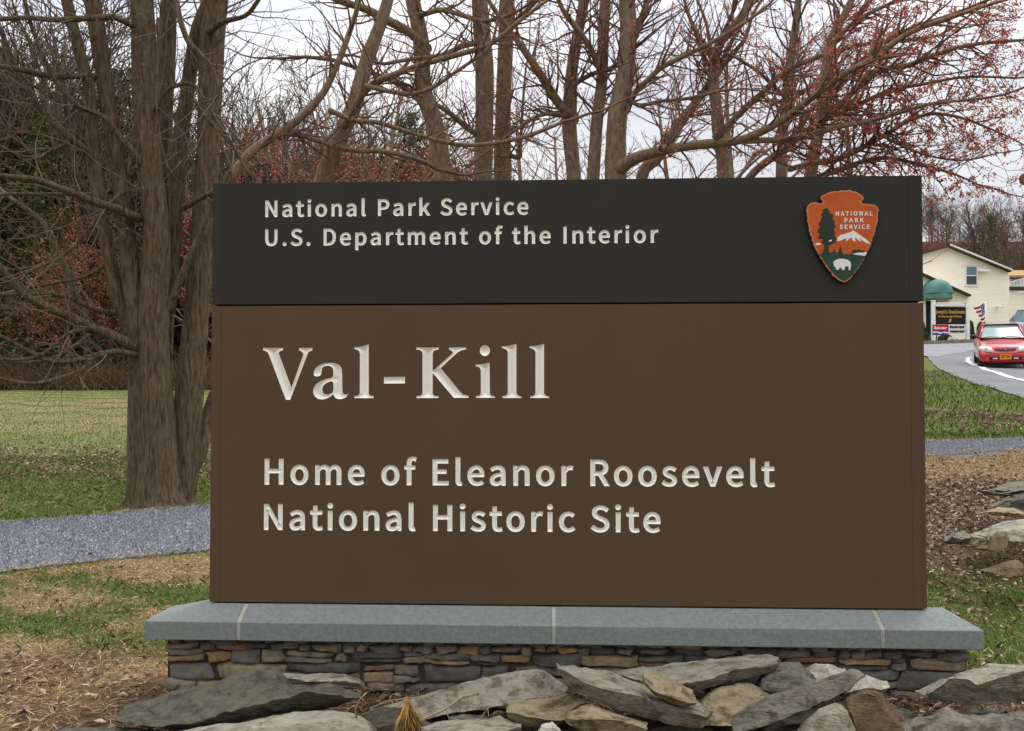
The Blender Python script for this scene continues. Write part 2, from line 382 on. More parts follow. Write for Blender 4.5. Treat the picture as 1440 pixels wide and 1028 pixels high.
def weights(x, y):
    """shares of soil, straw, green grass, field, tan grass, leaf litter, forest floor"""
    X, Z = camxy(x, y); a = X / np.maximum(Z, .3)
    n1, n2, n3 = vn(x, y, 1.6), vn(x, y, 4.0, 3.1), vn(x, y, .35, 5.5)
    fX, fZ = camxy(np.array([p[0] for p in p_far]), np.array([p[1] for p in p_far])); zf = np.interp(X, fX, fZ)
    o = np.zeros(x.shape + (7,))
    left = a < .2
    # left
    near = smoothstep(4.35, 3.75, Z + .5 * (n1 - .5))
    soil = near * smoothstep(.35, .62, n2) * .75; straw = near - soil
    beyond = smoothstep(zf + .10, zf + .55, Z + .35 * (n2 - .5)); mid = (1 - near) * (1 - beyond)
    gm = mid * smoothstep(.3, .6, n1 * .5 + n2 * .5)
    band = beyond * smoothstep(15.5, 12.5, Z + 1.5 * (n1 - .5))
    lit = smoothstep(9.8, 12.4, Z + 3 * (n2 - .5)) * smoothstep(16.5, 12.5, Z + 2 * (n1 - .5)) * (.15 + .5 * n2)
    fld = smoothstep(12.5, 15.5, Z)
    tn = fld * (.12 + .75 * smoothstep(.25, .8, n3 * .5 + .5 * np.exp(-((Z - 32) / 14.0) ** 2)))
    wood = smoothstep(58, 62, Z + 2 * n1)
    o[..., 0] = soil; o[..., 1] = straw + (mid - gm) * .8; o[..., 2] = gm + band * (1 - lit); o[..., 0] += (mid - gm) * .2
    o[..., 5] = lit; o[..., 3] = fld - tn; o[..., 4] = tn
    o[..., :6] *= (1 - wood)[..., None]; o[..., 6] = wood
    # right
    r = np.zeros_like(o)
    g = smoothstep(5.6, 4.3, Z + 1.6 * (n1 - .5)) * (.35 + .65 * n2)
    g2 = smoothstep(7.2, 4.8, Z) * smoothstep(.62, .74, n2)
    st = smoothstep(8.3, 9.6, Z + 1.2 * (n1 - .5)) * smoothstep(13.2, 12.6, Z)
    lf = np.clip(1 - g - st - g2, 0, 1) * smoothstep(12.5, 11.5, Z)
    gr = smoothstep(12.4, 13.0, Z); br = gr * .9 * smoothstep(.48, .75, vn(x, y, .8, 2.2) * .6 + .4 * n2)
    r[..., 2] = np.clip(g + g2, 0, 1) + (gr - br) * .75; r[..., 4] = (gr - br) * .25; r[..., 1] = st; r[..., 5] = lf + br * .6; r[..., 0] = br * .4
    wood = smoothstep(66, 74, Z)
    r[..., :6] *= (1 - wood)[..., None]; r[..., 6] = wood
    s = smoothstep(.1, .35, a)[..., None]
    w = o * (1 - s) + r * s
    bed = (smoothstep(3.5, 3.3, Z) * smoothstep(-.52, -.40, a))[..., None]            # bare earth under the rocks
    w = w * (1 - bed) + bed * np.array([.8, 0, 0, 0, 0, .2, 0])
    return w / np.maximum(w.sum(-1, keepdims=True), 1e-6)


def zone_colour(x, y):
    w = weights(x, y)
    return w @ np.stack([SOIL, STRAW, GREEN, FIELD, TAN, LITTER, WOODS])


# ---------------------------------------------------------------- ribbons laid on the ground (path, road, line)
def ribbon(name, near, far, nu, nv, lift, m, jag=0.0, sub=8):
    """sheet between two ground polylines (world points), draped at `lift`"""
    def dense(pl):
        P = [np.array(p[:2]) for p in pl]; out = []
        for i in range(len(P) - 1):
            p0, p1, p2, p3 = P[max(i - 1, 0)], P[i], P[i + 1], P[min(i + 2, len(P) - 1)]
            for k in range(sub):
                t = k / sub
                out.append(.5 * ((2 * p1) + (-p0 + p2) * t + (2 * p0 - 5 * p1 + 4 * p2 - p3) * t * t + (-p0 + 3 * p1 - 3 * p2 + p3) * t ** 3))
        out.append(P[-1]); return np.array(out)

    def resamp(pl):
        d = np.append(0, np.cumsum(np.linalg.norm(np.diff(pl, axis=0), axis=1))); t = np.linspace(0, d[-1], nu)
        return np.stack([np.interp(t, d, pl[:, 0]), np.interp(t, d, pl[:, 1])], 1)
    a, b = resamp(dense(near)), resamp(dense(far))
    if jag:
        r = np.random.RandomState(3)
        a += (r.rand(nu, 2) - .5) * jag; b += (r.rand(nu, 2) - .5) * jag
    t = np.linspace(0, 1, nv)[None, :, None]
    P = a[:, None] * (1 - t) + b[:, None] * t
    z = ground(P[..., 0], P[..., 1]) + lift
    if jag: z[:, 0] -= lift * 2; z[:, -1] -= lift * 2
    mb = MB(); mb.add(np.concatenate([P, z[..., None]], -1).reshape(-1, 3), [(i * nv + j, (i + 1) * nv + j, (i + 1) * nv + j + 1, i * nv + j + 1) for i in range(nu - 1) for j in range(nv - 1)])
    return obj(name, mb, m, smooth=True)


def G(px, py): return on_ground(px, py)


m_gravel = mat('crushed_stone', (.052, .057, .071), .9, (.26, .275, .31), scale=120, detail=9, lo=.30, hi=.70, bump=1.0, bump_scale=60, bump_dist=.02, spec=.15)
p_near = [(-9.5, -3.2), (-5.2, -.9), tuple(G(0, 807)[:2]), tuple(G(295, 777)[:2]), (1.6, 5.1), (4.6, 8.9), tuple(G(1300, 643)[:2]), tuple(G(1440, 635)[:2]), (13.5, 14.6), (20, 17)]
p_far = [(-10.8, -1.6), (-6.6, .9), tuple(G(0, 737)[:2]), tuple(G(295, 712)[:2]), (.3, 7.0), (3.4, 10.8), tuple(G(1300, 622)[:2]), tuple(G(1440, 616)[:2]), (13.0, 16.6), (19.5, 19)]
build_terrain()
kind(ribbon('gravel_path', p_near, p_far, 420, 14, .016, m_gravel, jag=.07), 'structure')

m_asph = mat('asphalt', (.15, .15, .153), .85, (.215, .215, .22), scale=1.2, detail=10, lo=.3, hi=.7, bump=.4, bump_scale=90, bump_dist=.006, spec=.25)
e = [(1262, 497), (1296, 499), (1306, 505), (1315, 515), (1335, 527), (1360, 537), (1385, 545), (1410, 553), (1440, 562)]
r_near = [G(*q) for q in e] + [foot(1500, 13.5), foot(1600, 11), foot(1800, 8)]
r_far = [foot(px, 45.5) for px in (1180, 1260, 1300, 1340, 1380, 1420, 1460, 1520, 1600, 1700, 1850, 2000)]
kind(ribbon('road', r_near, r_far, 190, 90, .028, m_asph), 'structure')
m_road_old = mat('worn_asphalt', (.20, .205, .21), .85, (.28, .285, .29), scale=1.0, detail=9, bump=.3, bump_scale=80, bump_dist=.005)
kind(ribbon('parking_lot', [foot(1180, 35.5), foot(1300, 35.5), foot(1335, 37.5), foot(1372, 40)], [foot(1180, 45.2), foot(1300, 45.2), foot(1340, 45.2), foot(1395, 45.2)], 60, 24, .036, m_road_old), 'structure')
m_line = mat('road_paint', (.62, .62, .60), .7, (.80, .80, .78), scale=30, detail=5)
ln = [(1371, 503.5), (1364, 504), (1361, 507), (1363, 510.5), (1370, 515), (1386, 521.5), (1410, 529), (1440, 537), (1475, 546)]
lw = [G(*q)[:2] for q in ln]
off = []
for i in range(len(lw)):
    d = np.array(lw[min(i + 1, len(lw) - 1)]) - np.array(lw[max(i - 1, 0)]); d /= np.linalg.norm(d); off.append(np.array([d[1], -d[0]]) * (.10 if i > 2 else .06))
kind(ribbon('edge_line', [a + b for a, b in zip(lw, off)], [a - b for a, b in zip(lw, off)], 90, 4, .040, m_line), 'structure')


# ---------------------------------------------------------------- loose cover: blades, straw, leaves, crushed stone
RS = np.random.RandomState(11)


def np_mesh(name, V, m, k):
    """V: (N, k, 3) separate k-gons"""
    N = len(V); me = bpy.data.meshes.new(name)
    me.vertices.add(N * k); me.vertices.foreach_set('co', V.astype(np.float32).ravel())
    me.loops.add(N * k); me.loops.foreach_set('vertex_index', np.arange(N * k, dtype=np.int32))
    me.polygons.add(N); me.polygons.foreach_set('loop_start', (np.arange(N) * k).astype(np.int32))
    me.update(calc_edges=True); me.materials.append(m)
    o = bpy.data.objects.new(name, me); COL.objects.link(o); kind(o, 'stuff'); return o


PN = np.array([p[:2] for p in p_near]); PF = np.array([p[:2] for p in p_far])


def off_path(x, y, tol=0.03, ragged=0.0):
    """True where the gravel path is not"""
    X, Z = camxy(x, y)
    nX, nZ = camxy(PN[:, 0], PN[:, 1]); fX, fZ = camxy(PF[:, 0], PF[:, 1])
    zn = np.interp(X, nX, nZ); zf = np.interp(X, fX, fZ)
    t = tol - ragged * RS.rand(len(x)) ** 2.5; return (Z < zn - t) | (Z > zf + t)


def road_near(px):
    pxs = [1180] + [q[0] for q in e] + [1500, 1600]; zs = []
    for p in [r_near[0]] + list(r_near[:11]): zs.append(camxy(p[0], p[1])[1])
    return np.interp(px, pxs, zs[:len(pxs)])


def sample(n, zmin, zmax, power, amax=.64):
    n = int(n * 1.3)
    Z = (zmin ** power + RS.rand(n) * (zmax ** power - zmin ** power)) ** (1 / power)
    a = (RS.rand(n) * 2 - 1); far_ = RS.rand(n) < .23; a = np.where(far_, np.sign(a) * (amax + (1.15 - amax) * np.abs(a) ** 1.5), a * amax); X = a * Z
    hid = (a > -.31) & (a < .435) & (Z > 3.6)                 # straight behind the sign panel
    ok = ~hid | (RS.rand(n) < .35)
    rz = road_near(a * F + 720); ok &= (a < .40) | (Z < rz - .05)
    X, Z = X[ok], Z[ok]
    return CAM[0] + RT[0] * X + FW[0] * Z, CAM[1] + RT[1] * X + FW[1] * Z, Z


def blades(name, n, zmin, zmax, power, wfun, hmin, hmax, wid, m, lean=.5):
    x, y, Z = sample(n, zmin, zmax, power)
    w = weights(x, y); keep = (RS.rand(len(x)) < wfun(w, x, y)) & off_path(x, y, .03, .22)
    x, y, Z = x[keep], y[keep], Z[keep]; z = ground(x, y) - .004
    N = len(x); th = RS.rand(N) * 6.283; h = hmin + (hmax - hmin) * RS.rand(N) ** 1.6
    sc = np.clip(Z / 6, .8, 2.6); h = h * np.clip(Z / 9, .9, 1.6); wd = wid * sc * (.6 + .8 * RS.rand(N))
    la = RS.rand(N) * 6.283; ll = h * lean * (.2 + RS.rand(N))
    p = np.stack([x, y, z], -1); s = np.stack([np.cos(th) * wd, np.sin(th) * wd, np.zeros(N)], -1)
    mid = p + np.stack([np.cos(la) * ll * .35, np.sin(la) * ll * .35, h * .62], -1); tip = p + np.stack([np.cos(la) * ll, np.sin(la) * ll, h], -1)
    V = np.stack([p - s, p + s, mid + s * .7, tip, mid - s * .7], 1)
    return np_mesh(name, V, m, 5)


def strips(name, n, zmin, zmax, power, wfun, l0, l1, wid, m, tilt=.22, lift=.004):
    x, y, Z = sample(n, zmin, zmax, power)
    w = weights(x, y); keep = (RS.rand(len(x)) < wfun(w, x, y)) & off_path(x, y, .0, .35)
    x, y, Z = x[keep], y[keep], Z[keep]; z = ground(x, y) + lift + .016 * (~off_path(x, y, .05))
    N = len(x); th = RS.rand(N) * 6.283; le = l0 + (l1 - l0) * RS.rand(N) ** 2; ti = np.abs(RS.randn(N)) * tilt
    d = np.stack([np.cos(th) * np.cos(ti), np.sin(th) * np.cos(ti), np.sin(ti)], -1) * le[:, None]
    s = np.stack([-np.sin(th), np.cos(th), RS.randn(N) * .5], -1) * (wid * np.clip(Z / 5, .8, 2.2) * (.6 + .8 * RS.rand(N)))[:, None]
    p = np.stack([x, y, z], -1); q = p + d * .5 + np.array([0, 0, 1]) * (le * (RS.rand(N) - .2) * .18)[:, None]; t = p + d
    V = np.concatenate([np.stack([p - s, p + s, q + s, q - s], 1), np.stack([q - s, q + s, t + s * .5, t - s * .5], 1)], 0)
    return np_mesh(name, V, m, 4)


def leaves(name, n, zmin, zmax, power, wfun, r0, r1, m):
    x, y, Z = sample(n, zmin, zmax, power)
    w = weights(x, y); keep = (RS.rand(len(x)) < wfun(w, x, y)) & (off_path(x, y) | (RS.rand(len(x)) < .12))
    x, y, Z = x[keep], y[keep], Z[keep]; N = len(x); z = ground(x, y) + .004 + .018 * (~off_path(x, y)) + .02 * RS.rand(N)
    r = (r0 + (r1 - r0) * RS.rand(N)) * np.clip(Z / 7, .85, 1.6)
    th = RS.rand(N) * 6.283; up = RS.randn(N, 3) * .38 + np.array([0, 0, 1.0]); up /= np.linalg.norm(up, axis=1)[:, None]
    u = np.stack([np.cos(th), np.sin(th), np.zeros(N)], -1); u -= up * (u * up).sum(1)[:, None]; u /= np.linalg.norm(u, axis=1)[:, None]
    v = np.cross(up, u); p = np.stack([x, y, z], -1); R = r[:, None]; cu = (RS.rand(N, 1) * .9) * R
    # folded along the midrib: two halves, each its own face
    tip, tail = p + u * R * 1.25, p - u * R
    A = p + v * R * .62 + up * cu * .7 + u * R * .15; B = p - v * R * .62 + up * cu * .7 + u * R * .15
    V = np.concatenate([np.stack([tail, p + u * R * .2 - up * .002, tip, A], 1), np.stack([tip, p + u * R * .2 - up * .002, tail, B], 1)], 0)
    return np_mesh(name, V, m, 4)


m_blade = mat('grass_blade', (0, 0, 0), .7, island=[(0, (.065, .125, .016)), (.45, (.105, .19, .026)), (.74, (.16, .21, .045)), (.9, (.28, .245, .10)), (1, (.42, .32, .17))], spec=.2)
m_fieldblade = mat('field_grass_blade', (0, 0, 0), .75, island=[(0, (.115, .165, .042)), (.5, (.175, .20, .062)), (.8, (.26, .235, .10)), (1, (.36, .29, .16))], spec=.15)
m_straw = mat('straw', (0, 0, 0), .75, island=[(0, (.15, .085, .045)), (.3, (.30, .19, .09)), (.7, (.44, .31, .16)), (1, (.60, .47, .28))], spec=.2)
m_leaf = mat('dead_leaf', (0, 0, 0), .8, island=[(0, (.07, .042, .03)), (.3, (.17, .10, .068)), (.6, (.29, .19, .135)), (.85, (.40, .30, .23)), (1, (.54, .44, .34))], spec=.2)
gw = lambda w, x, y: np.clip(w[..., 2] * (.45 + .75 * vn(x, y, 7.0, 1.3)) + .10 * w[..., 1] + .05 * w[..., 5] + .3 * w[..., 3], 0, 1)
blades('near_grass', 170000, 2.5, 5.6, 1.8, gw, .012, .050, .0011, m_blade, lean=1.0)
blades('grass', 330000, 2.6, 13.5, 1.6, gw, .012, .052, .0014, m_blade, lean=1.2)
blades('verge_grass', 90000, 12.6, 27, 1.3, lambda w, x, y: (w[..., 2] + w[..., 4] * .7) * (camxy(x, y)[0] > 0), .02, .075, .0032, m_blade, lean=.9)
blades('field_grass', 260000, 12.5, 58, 1.15, lambda w, x, y: (w[..., 3] + w[..., 4]) * .8 * (camxy(x, y)[0] < 0), .012, .034, .0032, m_fieldblade, lean=.9)
strips('straw', 480000, 2.5, 12.8, 1.5, lambda w, x, y: np.clip(w[..., 1] * .95 + w[..., 0] * .4 + .22 * w[..., 2] + .08 * w[..., 5], 0, 1), .012, .062, .0010, m_straw)
leaves('leaf_litter', 130000, 2.6, 16, 1.5, lambda w, x, y: np.clip(w[..., 5] * 1.0 + w[..., 0] * .22 + .03 * w[..., 2] * (x > 2) + .02 * w[..., 1], 0, 1), .010, .022, m_leaf)


def pebbles():
    n = 170000; nX = RS.rand(n); t = RS.rand(n)
    k = RS.randint(1, len(PN) - 2, n)
    a = PN[k] * (1 - nX[:, None]) + PN[k + 1] * nX[:, None]; b = PF[k] * (1 - nX[:, None]) + PF[k + 1] * nX[:, None]
    P = a * (1 - t[:, None]) + b * t[:, None]
    X, Z = camxy(P[:, 0], P[:, 1]); aa = X / np.maximum(Z, .1); ok = (np.abs(aa) < 1.1) & (Z > 1) & (~((aa > -.31) & (aa < .43)) | (RS.rand(n) < .4)) & (RS.rand(n) < np.clip(9 / Z, 0, 1) ** 1)
    P = P[ok]; N = len(P); r = .003 + .008 * RS.rand(N) ** 2
    c = np.stack([P[:, 0], P[:, 1], ground(P[:, 0], P[:, 1]) + .016 + r * .25], -1)
    tet = np.array([[1, 0, -.5], [-.6, .9, -.5], [-.6, -.8, -.5], [.1, .1, .9]])
    tri = [(0, 1, 3), (1, 2, 3), (2, 0, 3)]
    th = RS.rand(N) * 6.283; ct, st = np.cos(th), np.sin(th)
    J = tet[None] * (.7 + .6 * RS.rand(N, 4, 3)) * r[:, None, None]
    J = np.stack([J[..., 0] * ct[:, None] - J[..., 1] * st[:, None], J[..., 0] * st[:, None] + J[..., 1] * ct[:, None], J[..., 2]], -1) + c[:, None]
    me = bpy.data.meshes.new('gravel'); me.vertices.add(N * 4); me.vertices.foreach_set('co', J.astype(np.float32).ravel())
    idx = (np.arange(N)[:, None, None] * 4 + np.array(tri)[None]).reshape(-1)
    me.loops.add(len(idx)); me.loops.foreach_set('vertex_index', idx.astype(np.int32)); me.polygons.add(N * 3); me.polygons.foreach_set('loop_start', (np.arange(N * 3) * 3).astype(np.int32))
    me.update(calc_edges=True)
    me.materials.append(mat('gravel_stone', (0, 0, 0), .85, island=[(0, (.05, .054, .068)), (.5, (.13, .14, .165)), (.9, (.235, .245, .275)), (1, (.40, .41, .44))], spec=.2))
    o = bpy.data.objects.new('gravel', me); COL.objects.link(o); kind(o, 'stuff')


pebbles()

# ================================================================ the entrance sign
SW, SH, ST = 2.5008, 1.5, 0.05
sign = thing('entrance_sign', (SW / 2, ST / 2, 0), 'wide brown and black sign with cream carved lettering and an arrowhead emblem', 'sign')
m_black = mat('dark_olive_paint', srgb(41, 40, 36), .6, srgb(46, 45, 40), scale=2.2, detail=12, mottle=(srgb(52, 50, 45), 90, .60, .78), bump=.25, bump_scale=420, bump_dist=.0012, spec=.25)
m_brown = mat('brown_paint', srgb(81, 64, 44), .6, srgb(86, 68, 48), scale=2.2, detail=12, mottle=(srgb(95, 77, 57), 90, .60, .78), bump=.25, bump_scale=420, bump_dist=.0012, spec=.25)
m_cream = mat('cream_letter_paint', (.84, .83, .76), .5, (.88, .87, .80), scale=30, detail=6, bump=.15, bump_scale=300, bump_dist=.0008)
m_core = mat('sign_core', (.010, .010, .010), .8)


def signed(p):
    a = 0
    for i in range(len(p)): x0, y0 = p[i]; x1, y1 = p[(i + 1) % len(p)]; a += x0 * y1 - x1 * y0
    return a / 2


def offset(poly, d):
    n = len(poly); out = []
    for i in range(n):
        p0, p1, p2 = np.array(poly[i - 1], float), np.array(poly[i], float), np.array(poly[(i + 1) % n], float)
        a = p1 - p0; b = p2 - p1; a /= np.linalg.norm(a) + 1e-9; b /= np.linalg.norm(b) + 1e-9
        na, nb = np.array([a[1], -a[0]]), np.array([b[1], -b[0]])
        m = na + nb; k = max(float(m @ m) / 2, .45); out.append(tuple(p1 + m / k * d))
    return out


def glyph(ch, bold):
    adv, s = GLYPHS[ch]
    cs = [[tuple(map(float, q.split(','))) for q in c.split(' ')] for c in s.split(';')]
    big = max(cs, key=lambda c: abs(signed(c))); sg = 1 if signed(big) > 0 else -1
    return adv, [offset(c, bold * sg) for c in cs]


def text_line(s, u0, u1, v, cap, bold=37, space=330):
    """letter outlines on the sign plane fitted between u0 and u1"""
    k = cap / (1000 + 2 * bold); x = 0; G_ = []
    for ch in s:
        if ch == ' ': x += space; G_.append(None); continue
        adv, cs = glyph(ch, bold); G_.append((x, cs)); x += adv
    first = min(p[0] for p in G_[0][1][0]); last_x, last_c = [g for g in G_ if g][-1]
    last = last_x + max(p[0] for c in last_c for p in c)
    ntr = len(s) - 1; tr = ((u1 - u0) / k - (last - first)) / ntr
    out = []
    for i, g in enumerate(G_):
        if g: out.append([[(u0 + (g[0] + i * tr + p[0] - first) * k, v + (p[1] + bold) * k) for p in c] for c in g[1]])
    return out


def chaikin(p, n=1):
    for _ in range(n):
        q = []
        for i in range(len(p)):
            a, b = np.array(p[i]), np.array(p[(i + 1) % len(p)]); q += [tuple(.75 * a + .25 * b), tuple(.25 * a + .75 * b)]
        p = q
    return p


def ptsof(s): return [tuple(map(float, q.split(','))) for q in s.split()]


def trace(pts, ox, oy, sc):
    """measured outline on the sign's face -> panel metres"""
    r = []
    for x, y in pts:
        q = on_y(ox + x / sc, oy + y / sc, 0.0); r.append((q[0], q[2]))
    return r


S6 = 6.5455
vk_V = [trace(ptsof('130,125 315,125 316,146 285,155 274,170 282,195 392,492 496,200 501,178 490,160 462,147 461,125 585,125 585,147 555,158 540,180 380,603 340,603 185,190 172,165 150,152 130,147'), 350, 470, S6)]
vk_a = [trace(chaikin(ptsof('605,385 632,390 660,378 670,352 670,318 682,300 705,290 740,290 764,300 776,325 778,396 700,413 640,438 603,478 590,520 597,560 625,590 665,602 710,595 755,570 776,550 788,580 815,597 850,598 885,585 905,565 914,546 890,555 870,550 860,528 858,330 845,295 815,272 775,262 720,262 660,276 618,305 598,342 595,368'), 1), 350, 470, S6),
        trace(chaikin(ptsof('778,428 725,440 690,465 674,500 680,535 700,553 730,556 760,543 778,525'), 1), 350, 470, S6)]
ell = '970,120 1040,112 1085,97 1103,92 1103,545 1110,560 1148,571 1148,588 972,588 972,571 1010,560 1021,543 1022,180 1015,155 1000,142 970,136'
vk_l = [trace(ptsof(ell), 350, 470, S6)]
vk_h = [trace(ptsof('1244,393 1437,391 1437,452 1243,454'), 350, 470, S6)]
vk_K = [trace(ptsof('100,121 308,121 308,139 275,146 258,155 252,180 252,338 430,180 438,165 430,152 402,140 402,121 560,120 560,138 520,146 480,167 325,310 505,530 530,553 582,567 582,585 445,585 262,366 252,360 252,540 258,558 280,567 306,570 306,587 102,587 102,570 140,563 155,550 158,535 158,175 152,157 135,144 100,139'), 570, 470, S6)]
vk_i = [trace(ptsof('648,278 700,275 740,267 775,261 778,540 785,558 800,567 824,570 824,585 650,585 650,570 680,564 692,552 695,535 695,330 688,310 672,299 648,293'), 570, 470, S6),]
vk_dot = [trace([(732 + 47 * math.cos(t * math.pi / 12), 150 + 50 * math.sin(t * math.pi / 12)) for t in range(24)], 570, 470, S6)]
ell2 = '890,110 950,106 1000,94 1022,87 1022,540 1030,556 1045,567 1068,571 1068,586 895,586 895,571 925,564 938,552 943,535 943,165 935,147 918,134 890,126'
vk_l2 = [trace(ptsof(ell2), 570, 470, S6)]
vk_l3 = [trace([(x + 255, y) for x, y in ptsof(ell2)], 570, 470, S6)]

LINES_TOP = [text_line('National Park Service', .192, 1.1355, 1.3772, .0603), text_line('U.S. Department of the Interior', .1922, 1.5925, 1.2733, .0607)]
LINES_MAIN = [text_line('Home of Eleanor Roosevelt', .1955, 1.9900, .4210, .0925), text_line('National Historic Site', .1940, 1.5950, .2605, .0925)]
VALKILL = [vk_V, vk_a, vk_l, vk_h, vk_K, vk_i, vk_dot, vk_l2, vk_l3]


def resample(p, s):
    out = []
    for i in range(len(p)):
        a, b = np.array(p[i]), np.array(p[(i + 1) % len(p)]); L_ = np.linalg.norm(b - a); n = max(1, int(round(L_ / s)))
        for k in range(n): out.append(tuple(a + (b - a) * k / n))
    return out


def inside(pts, polys):
    c = np.zeros(len(pts), bool); x, y = pts[:, 0], pts[:, 1]
    for p in polys:
        P = np.array(p); Q = np.roll(P, -1, 0)
        for (x0, y0), (x1, y1) in zip(P, Q):
            if y0 == y1: continue
            m = ((y0 > y) != (y1 > y)) & (x < (x1 - x0) * (y - y0) / (y1 - y0) + x0); c ^= m
    return c


def dist(pts, polys):
    d = np.full(len(pts), 1e9)
    for p in polys:
        P = np.array(p); Q = np.roll(P, -1, 0)
        for a, b in zip(P, Q):
            ab = b - a; t = np.clip(((pts - a) @ ab) / (ab @ ab + 1e-15), 0, 1); d = np.minimum(d, np.linalg.norm(pts - a - t[:, None] * ab, axis=1))
    return d


def carve(mb, polys, s, slope, dmax, y0=0.0, step=.0012):
    """a V-cut letter: floor falls away from the outline"""
    bs = [resample(p, s) for p in polys]
    P = np.array([q for b in bs for q in b]); lo, hi = P.min(0), P.max(0)
    gx, gy = np.meshgrid(np.arange(lo[0], hi[0], s), np.arange(lo[1], hi[1], s * .87)); gx[1::2] += s / 2
    g = np.stack([gx.ravel(), gy.ravel()], 1); g = g[inside(g, bs)]; dg = dist(g, polys); ok = dg > s * .55; g, dg = g[ok], dg[ok]
    verts = [Vector(q) for q in P] + [Vector(q) for q in g]; edges = []; o = 0
    for b in bs: edges += [(o + i, o + (i + 1) % len(b)) for i in range(len(b))]; o += len(b)
    vv, ee, ff, ov, _, _ = delaunay_2d_cdt(verts, edges, [], 0, 1e-7)
    vv = np.array([tuple(v) for v in vv]); dd = np.zeros(len(vv))
    for i, src in enumerate(ov):
        dd[i] = 0 if (not src or min(src) < len(P)) else dg[src[0] - len(P)]
    cen = np.array([vv[list(f)].mean(0) for f in ff]); keep = inside(cen, bs)
    dep = np.minimum(dd * slope, dmax) + step
    mb.add([(v[0], y0 + e_, v[1]) for v, e_ in zip(vv, dep)], [tuple(f) for f, k in zip(ff, keep) if k])
    # the little arris between painted face and cut
    for b in bs:
        n = len(b); mb.add([(q[0], y0, q[1]) for q in b] + [(q[0], y0 + step, q[1]) for q in b], [(i, (i + 1) % n, (i + 1) % n + n, i + n) for i in range(n)])
    return bs


def panel(name, u0, u1, v0, v1, holes, m, parent, y0=0.0, y1=ST):
    """board with its letter openings cut through the face"""
    rect = resample([(u0, v0), (u1, v0), (u1, v1), (u0, v1)], .12)
    loops = [rect] + holes
    verts = [Vector(q) for b in loops for q in b]; edges = []; o = 0
    for b in loops: edges += [(o + i, o + (i + 1) % len(b)) for i in range(len(b))]; o += len(b)
    vv, ee, ff, *_ = delaunay_2d_cdt(verts, edges, [], 0, 1e-7)
    V = np.array([tuple(v) for v in vv]); cen = np.array([V[list(f)].mean(0) for f in ff]); keep = ~inside(cen, holes) if holes else np.ones(len(ff), bool)
    mb = MB(); mb.add([(v[0], y0, v[1]) for v in V], [tuple(f) for f, k in zip(ff, keep) if k])
    n = len(rect); mb.add([(q[0], y0, q[1]) for q in rect] + [(q[0], y1, q[1]) for q in rect], [(i, (i + 1) % n, (i + 1) % n + n, i + n) for i in range(n)] + [tuple(range(n, 2 * n))])
    return obj(name, mb, m, parent)


def lettering(lines, s, slope, dmax):
    """returns hole loops and one mesh builder per line"""
    H, B = [], []
    for ln_ in lines:
        mb = MB()
        for polys in ln_: H += carve(mb, polys, s, slope, dmax)
        B.append(mb)
    return H, B


GU0, GU1, VD = .036, SW - .046, 1.0610
h_top, b_top = lettering(LINES_TOP, .0022, .8, .0045)
h_main, b_main = lettering(LINES_MAIN, .0026, .8, .0065)
h_vk, b_vk = lettering([VALKILL], .0026, .78, .03)
pt = panel('header_panel', GU0, GU1, VD + .003, SH, h_top, m_black, sign)
pm = panel('main_panel', GU0, GU1, .006, VD - .003, h_main + h_vk, m_brown, sign)
for b in b_top: obj('lettering', b, m_cream, pt)
for b in b_main: obj('lettering', b, m_cream, pm)
for b in b_vk: obj('lettering', b, m_cream, pm)
for (a, b) in ((0, GU0 - .0007), (GU1 + .0007, SW)):
    panel('edge_strip', a, b, VD + .003, SH, [], m_black, sign); panel('edge_strip', a, b, .006, VD - .003, [], m_brown, sign)
mb = MB(); mb.add([(.006, .033, -.03), (SW - .006, .033, -.03), (SW - .006, .033, SH - .005), (.006, .033, SH - .005), (.006, ST - .004, -.03), (SW - .006, ST - .004, -.03), (SW - .006, ST - .004, SH - .005), (.006, ST - .004, SH - .005)],
                  [(0, 1, 2, 3), (5, 4, 7, 6), (0, 4, 5, 1), (3, 2, 6, 7), (0, 3, 7, 4), (1, 5, 6, 2)]); obj('core', mb, m_core, sign)

# ---- arrowhead emblem
AS = (1110, 250, 6.427)
m_edge = mat('emblem_rim', srgb(205, 150, 100), .6, srgb(170, 112, 66), scale=40)
m_shadow_back = mat('emblem_shadow_back', srgb(44, 28, 20), .7)
m_or = mat('emblem_orange', srgb(196, 92, 34), .6, srgb(176, 78, 30), scale=14, detail=7, bump=.3, bump_scale=60, bump_dist=.003)
m_grn = mat('emblem_green', srgb(40, 72, 55), .6, srgb(31, 60, 46), scale=20)
m_tree = mat('emblem_tree', srgb(38, 48, 36), .6)
m_wht = mat('emblem_white', srgb(226, 224, 220), .6)
ah = ptsof('150,262 185,235 215,228 255,240 285,238 290,222 275,200 275,178 310,155 370,135 440,127 530,122 600,140 635,165 655,190 655,205 635,220 645,238 700,248 745,250 780,268 790,300 785,350 778,420 760,490 735,570 705,650 670,720 640,775 590,850 545,905 510,940 480,950 440,935 385,890 330,820 265,720 225,650 195,570 170,480 155,400 147,320')
# hammered, slightly scalloped outline
ah = [q for q in resample(ah, 14)]
ah = [(x + 3.0 * math.sin(i * 1.9) + 2 * math.sin(i * .77), y + 3.0 * math.cos(i * 1.4)) for i, (x, y) in enumerate(ah)]
if signed(ah) < 0: ah = ah[::-1]


